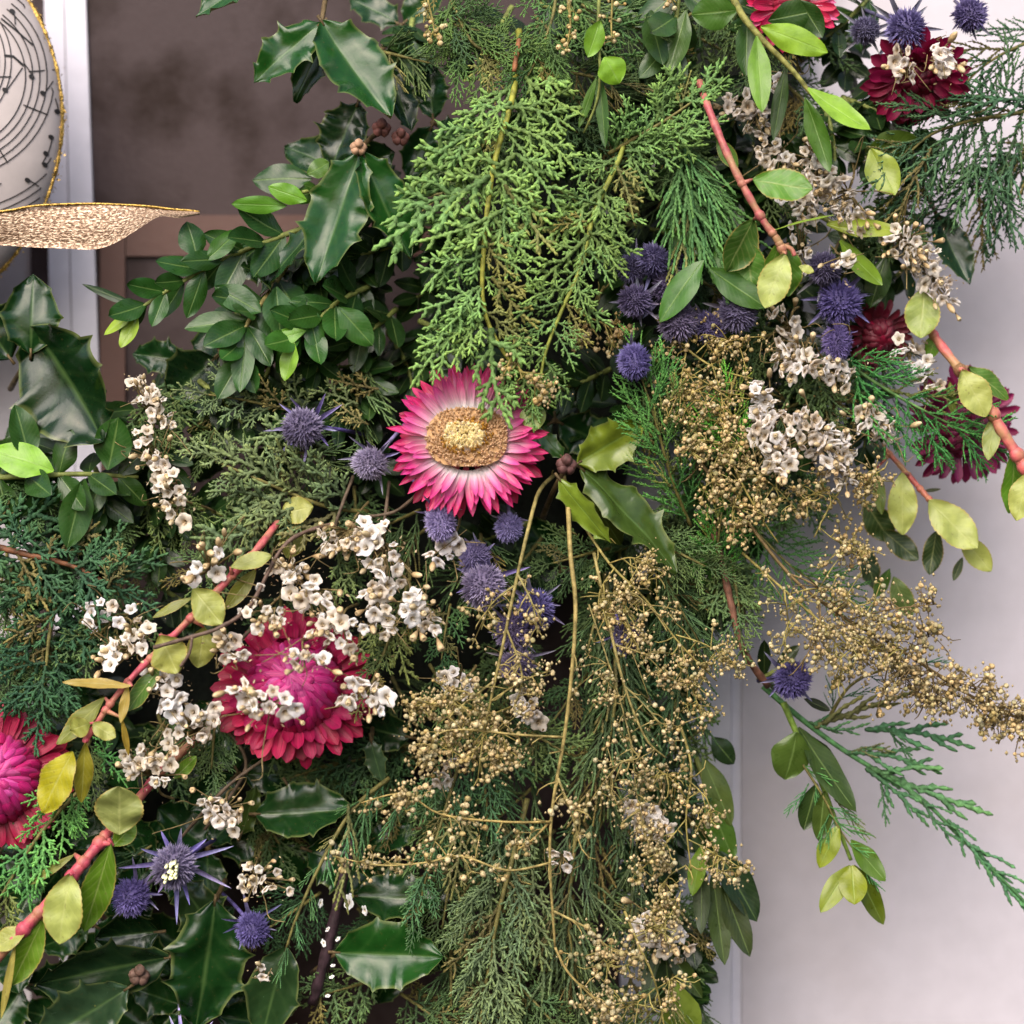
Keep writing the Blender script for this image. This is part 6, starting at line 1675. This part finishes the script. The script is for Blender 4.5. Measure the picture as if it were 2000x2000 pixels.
annie('long dense seed spray reaching across the white wall to the right edge', [(1330, 860, 20), (1430, 980, 80), (1540, 1120, 100), (1640, 1200, 90), (1760, 1270, 60), (1880, 1350, 20), (2030, 1420, -20)],
      [[(1540, 1120, 100), (1600, 1150, 110), (1660, 1230, 100), (1680, 1300, 90)], [(1600, 1170, 100), (1600, 1230, 110), (1570, 1290, 100)], [(1660, 1210, 95), (1740, 1190, 100), (1830, 1180, 90)], [(1700, 1240, 85), (1780, 1310, 80), (1860, 1370, 60)], [(1780, 1280, 60), (1860, 1330, 55), (1960, 1350, 30)], [(1880, 1350, 20), (1940, 1380, 10), (2010, 1380, -10)], [(1740, 1260, 80), (1730, 1320, 80), (1720, 1370, 70)], [(1820, 1310, 50), (1830, 1380, 50)]],
      beads=300, br=6.8, r=4, seed=408, clump=24, col=rgb(186, 158, 112), stemcol=rgb(110, 92, 60))
annie('drooping outer end of the tan seed spray at the right edge', [(1720, 1270, 40), (1800, 1330, 30), (1900, 1370, 10), (2060, 1430, -20)],
      [[(1760, 1300, 40), (1790, 1350, 40), (1850, 1385, 30)], [(1820, 1335, 30), (1880, 1340, 30), (1950, 1365, 20)], [(1880, 1365, 20), (1930, 1390, 15), (2000, 1400, 0)], [(1920, 1375, 10), (1960, 1400, 10), (2000, 1440, 0)], [(1740, 1280, 40), (1790, 1260, 40), (1830, 1220, 40)]],
      beads=230, br=7.2, r=3, seed=419, clump=17, col=rgb(186, 158, 112), stemcol=rgb(110, 92, 60), bare=0.05)
annie('olive seed heads packed above the lone sea holly on the right', [(1450, 1080, 20), (1540, 1160, 90), (1620, 1230, 100), (1700, 1300, 80)], [[(1540, 1160, 95), (1620, 1150, 110), (1700, 1200, 100), (1760, 1230, 90)], [(1580, 1190, 100), (1640, 1270, 100), (1640, 1340, 90)], [(1600, 1210, 100), (1690, 1260, 100), (1770, 1270, 90)], [(1530, 1150, 90), (1540, 1220, 95), (1530, 1260, 90)]], beads=300, br=6.2, r=3, seed=409, clump=28, col=rgb(180, 158, 112))
annie('knobby tan seed heads between bright juniper and dense statice', [(1450, 700, 20), (1420, 800, 80), (1430, 900, 110), (1480, 1000, 110), (1520, 1060, 90)], [[(1430, 880, 100), (1370, 860, 120), (1350, 890, 120)], [(1420, 860, 110), (1390, 920, 125), (1400, 960, 120)], [(1450, 950, 115), (1430, 1000, 120), (1450, 1030, 110)], [(1440, 920, 110), (1500, 940, 120), (1560, 1000, 110)], [(1450, 920, 110), (1440, 870, 125), (1470, 840, 120)]], beads=270, br=6.6, r=3, seed=410, clump=24, col=rgb(196, 164, 116))
annie('tan seed heads below the deep violet sea hollies, upper right of centre', [(1280, 620, 0), (1340, 680, 60), (1400, 720, 80), (1470, 740, 80)], [[(1340, 690, 70), (1330, 760, 90), (1350, 820, 90)], [(1390, 710, 80), (1410, 780, 90), (1400, 830, 90)], [(1360, 690, 80), (1400, 660, 85), (1450, 680, 85)], [(1310, 650, 60), (1370, 640, 70)]], beads=250, br=6.0, r=3, seed=411, clump=30, col=rgb(188, 158, 112))
annie('dark tan seed heads right of the dense statice', [(1660, 880, 0), (1650, 940, 60), (1620, 990, 80), (1590, 1050, 80)], [[(1650, 930, 70), (1690, 930, 80), (1690, 980, 70)], [(1640, 960, 70), (1600, 960, 90), (1560, 980, 90)], [(1600, 1030, 80), (1640, 1060, 80), (1700, 1080, 70)]], beads=190, br=6.2, r=3, seed=412, clump=18, col=rgb(178, 146, 92))
annie('tan seed heads above the small bright juniper leaf tips near the round light leaf', [(1180, 560, -20), (1150, 620, 30), (1170, 660, 40)], [[(1150, 620, 40), (1190, 640, 50), (1200, 680, 50)], [(1150, 610, 40), (1130, 660, 50)]], beads=46, r=3, seed=413, clump=16, col=rgb(170, 132, 84), wisps=4)
annie('brown seed heads beside the upper right petals of the pink strawflower', [(1000, 640, 120), (1010, 700, 160), (1020, 740, 175)], [[(1005, 690, 160), (985, 730, 180)], [(1015, 720, 170), (1060, 770, 180)]], beads=34, r=3, seed=414, clump=14, col=rgb(186, 150, 110), wisps=3)
annie('left bead strand drooping from the top edge by the juniper tuft', [(836, -40, 90), (836, 0, 100), (845, 40, 100), (850, 75, 100)], [], beads=18, r=3, seed=415, clump=7, col=rgb(206, 172, 116), wisps=0)
annie('middle bead strand drooping from the top edge', [(1112, -40, 110), (1112, 10, 120), (1114, 50, 120), (1106, 95, 120)], [], beads=22, r=3, seed=416, clump=7, col=rgb(214, 180, 124), wisps=0)
annie('right bead strand drooping from the top edge by the rounded light leaves', [(1196, -40, 110), (1196, 0, 120), (1194, 50, 120), (1196, 85, 120)], [], beads=20, r=3, seed=417, clump=7, col=rgb(214, 180, 124), wisps=0)
annie('few orange-tan beads at the upper edge of the dark gap, top right', [(1300, -20, 60), (1320, 5, 70)], [], beads=5, r=3, seed=418, clump=8, wisps=0)

# ---------------------------------------------------------------- deeper greenery that fills the wreath
LM = [('pink strawflower', 913, 858), ('magenta dome', 578, 1340), ('left-edge flower', 20, 1520), ('tilted flower', 1790, 150), ('plum-red flower', 1885, 835),
      ('hanging holly pair', 690, 420), ('top holly pair', 660, 120), ('pale-tipped box sprig', 330, 590), ('horizontal sprig', 130, 930), ('bottom holly leaf', 760, 1860), ('cream-centred thistle', 340, 1692),
      ('main yellow stem', 1110, 1300), ('red twig', 1430, 1190), ('lone sea holly', 1548, 1328), ('dense statice', 1570, 860), ('olive holly leaves', 1190, 930), ('glossy box pair', 1380, 560),
      ('round light leaves', 1190, 130), ('toothed-leaf sprig', 1480, 400), ('long light-green leaves', 1560, 150), ('blue-green juniper', 130, 1130), ('central juniper', 950, 480), ('bottom juniper mass', 960, 1830),
      ('hanging dark leaves', 1410, 1740), ('tan seed cluster', 880, 1430), ('grey-violet sea hollies', 1300, 600)]
USED = set()
def where(x, y):
    ds = sorted(((x - a) ** 2 + (y - b) ** 2, n, a, b) for n, a, b in LM)
    def rel(a, b):
        dx, dy = x - a, y - b
        v = 'above' if dy < -60 else ('below' if dy > 60 else '')
        h = 'left' if dx < -60 else ('right' if dx > 60 else '')
        if v and h:
            return v + ' ' + h + ' of'
        return v or ((h + ' of') if h else 'right behind')
    for i in range(4):
        for j in range(i + 1, 6):
            s = rel(ds[i][2], ds[i][3]) + ' ' + ds[i][1] + ', ' + rel(ds[j][2], ds[j][3]) + ' ' + ds[j][1]
            if s not in USED:
                USED.add(s)
                return s
    return rel(ds[0][2], ds[0][3]) + ' ' + ds[0][1]
def inner(y):       # left limit of the wreath
    for (y0, x0), (y1, x1) in zip(EDGE, EDGE[1:]):
        if y0 <= y <= y1:
            return x0 + (x1 - x0) * (y - y0) / (y1 - y0)
    return 0
EDGE = [(-100, 720), (0, 700), (200, 760), (280, 680), (330, 600), (480, 520), (600, 380), (700, 320), (800, 240), (860, 30), (950, -60), (2100, -60)]
OUT = [(-100, 2100), (0, 1760), (120, 1800), (250, 1900), (450, 1860), (560, 1840), (800, 1760), (1000, 1640), (1150, 1520), (1300, 1440), (1500, 1410), (1700, 1400), (2100, 1400)]
def outer(y):
    for (y0, x0), (y1, x1) in zip(OUT, OUT[1:]):
        if y0 <= y <= y1:
            return x0 + (x1 - x0) * (y - y0) / (y1 - y0)
    return 1200
RF = random.Random(77)
def fill(kind, n, x0, x1, y0, y1, h0, h1, mind=55, bright=0.0):
    pts, tries = [], 0
    while len(pts) < n and tries < 3000:
        tries += 1
        x, y = RF.uniform(x0, x1), RF.uniform(y0, y1)
        if x < inner(y) + (50 if y < 800 else 0) or x > outer(y) - 60:
            continue
        if any(math.hypot(x - a, y - b) < mind for a, b in pts):
            continue
        pts.append((x, y))
        h = RF.uniform(h0, h1)
        a = RF.uniform(0.2, 2.9) if kind != 'holly' else RF.uniform(0, 6.28)
        ln = RF.uniform(90, 150)
        dx, dy = math.cos(a), math.sin(a)
        if inner(y) > x - 160 and dx < 0:
            dx *= 0.35
        if outer(y) < x + 160 and dx > 0:
            dx *= 0.3
        p0 = (x - dx * ln * .5, y - dy * ln * .5, h - 45)
        p1 = (x + dx * ln * .5, y + dy * ln * .5, h + 10)
        if kind == 'box':
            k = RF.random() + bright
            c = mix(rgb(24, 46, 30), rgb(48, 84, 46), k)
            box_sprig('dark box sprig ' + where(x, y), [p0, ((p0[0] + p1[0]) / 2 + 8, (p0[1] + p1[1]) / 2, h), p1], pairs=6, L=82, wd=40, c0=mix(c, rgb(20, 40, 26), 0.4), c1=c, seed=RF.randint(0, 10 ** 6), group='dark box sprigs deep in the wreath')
        elif kind == 'holly':
            ls = []
            for q in range(3):
                b = a + q * 2.1 + RF.uniform(-.3, .3)
                ls.append(((x + 8 * math.cos(b), y + 8 * math.sin(b), h), (x + 120 * math.cos(b), y + 120 * math.sin(b), h + RF.uniform(-20, 20)), RF.uniform(80, 110), None, (RF.uniform(-.4, .4), RF.uniform(-.6, .1), 1), RF.randrange(6)))
            holly_sprig('dark holly sprig ' + where(x, y), ls, [(x + 20, y + 10, h - 100), (x, y, h)], group='dark holly sprigs deep in the wreath', seed=RF.randint(1, 10 ** 6))
        else:
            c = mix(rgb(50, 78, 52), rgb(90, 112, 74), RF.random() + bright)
            juniper('dark juniper sprig ' + where(x, y), [p0, ((p0[0] + p1[0]) / 2, (p0[1] + p1[1]) / 2, h), p1], n=9, L=(110, 80), kind=RF.choice(('long', 'fine', 'scale')), color=c, seed=RF.randint(0, 10 ** 6), group='dark juniper sprigs deep in the wreath', r=4, droop=0.25)
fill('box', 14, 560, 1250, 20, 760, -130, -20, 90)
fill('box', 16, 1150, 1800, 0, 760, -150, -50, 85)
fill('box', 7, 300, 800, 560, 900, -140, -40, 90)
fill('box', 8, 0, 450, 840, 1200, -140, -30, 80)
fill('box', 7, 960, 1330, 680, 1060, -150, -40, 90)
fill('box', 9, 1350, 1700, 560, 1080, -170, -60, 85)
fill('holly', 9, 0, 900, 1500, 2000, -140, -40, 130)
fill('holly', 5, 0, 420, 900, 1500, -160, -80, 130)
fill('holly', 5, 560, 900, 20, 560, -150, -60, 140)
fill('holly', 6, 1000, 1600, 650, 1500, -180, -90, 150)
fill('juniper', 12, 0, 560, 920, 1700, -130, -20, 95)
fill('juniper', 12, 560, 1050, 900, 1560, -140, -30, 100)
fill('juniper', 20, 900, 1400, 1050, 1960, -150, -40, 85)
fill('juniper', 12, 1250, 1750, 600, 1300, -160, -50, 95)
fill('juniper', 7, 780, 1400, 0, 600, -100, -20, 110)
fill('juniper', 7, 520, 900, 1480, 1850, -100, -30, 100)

# nearer, lighter growth that knits the surface together
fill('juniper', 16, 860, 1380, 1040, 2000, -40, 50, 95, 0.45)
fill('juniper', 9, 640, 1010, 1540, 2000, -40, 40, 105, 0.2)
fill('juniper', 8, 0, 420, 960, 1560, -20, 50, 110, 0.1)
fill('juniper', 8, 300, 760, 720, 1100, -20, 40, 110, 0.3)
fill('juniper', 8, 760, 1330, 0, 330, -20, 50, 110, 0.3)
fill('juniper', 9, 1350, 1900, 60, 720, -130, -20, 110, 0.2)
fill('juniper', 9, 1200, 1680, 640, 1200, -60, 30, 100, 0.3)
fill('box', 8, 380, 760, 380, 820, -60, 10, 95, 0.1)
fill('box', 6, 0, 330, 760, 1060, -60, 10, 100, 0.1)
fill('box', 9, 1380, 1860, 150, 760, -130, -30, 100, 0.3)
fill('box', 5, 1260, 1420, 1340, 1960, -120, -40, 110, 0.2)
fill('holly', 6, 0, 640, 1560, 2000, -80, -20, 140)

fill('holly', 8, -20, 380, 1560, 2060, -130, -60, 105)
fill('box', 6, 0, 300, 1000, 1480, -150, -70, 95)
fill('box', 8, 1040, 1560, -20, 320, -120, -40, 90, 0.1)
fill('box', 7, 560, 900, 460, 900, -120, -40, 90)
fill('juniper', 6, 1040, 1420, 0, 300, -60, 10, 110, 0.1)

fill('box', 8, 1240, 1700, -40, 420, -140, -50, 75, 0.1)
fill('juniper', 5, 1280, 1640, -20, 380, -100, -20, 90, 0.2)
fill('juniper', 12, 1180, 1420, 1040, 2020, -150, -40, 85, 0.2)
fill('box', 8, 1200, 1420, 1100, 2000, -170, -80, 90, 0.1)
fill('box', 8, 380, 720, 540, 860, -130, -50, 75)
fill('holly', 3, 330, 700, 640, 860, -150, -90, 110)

# specks of light beside the purple twig, put in as small white shapes
fk = thing('light_specks', 'bright specks of light along the dark purple twig, made as small white shapes', 'light specks', W((650, 1780, 20)))
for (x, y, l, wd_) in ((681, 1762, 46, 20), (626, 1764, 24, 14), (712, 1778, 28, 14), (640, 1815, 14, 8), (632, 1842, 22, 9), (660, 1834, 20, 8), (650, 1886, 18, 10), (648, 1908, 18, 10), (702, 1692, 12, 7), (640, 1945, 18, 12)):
    part('light_speck', FLORET[int(x + y) % 14], fk, orient(W((x, y, 34)), D((RF.uniform(-.5, .5), RF.uniform(-.6, .2), 1)), l * 0.36 * S(34), RF) @ Matrix.Diagonal((0.55, 1, 0.5, 1)), rgb(252, 252, 252))
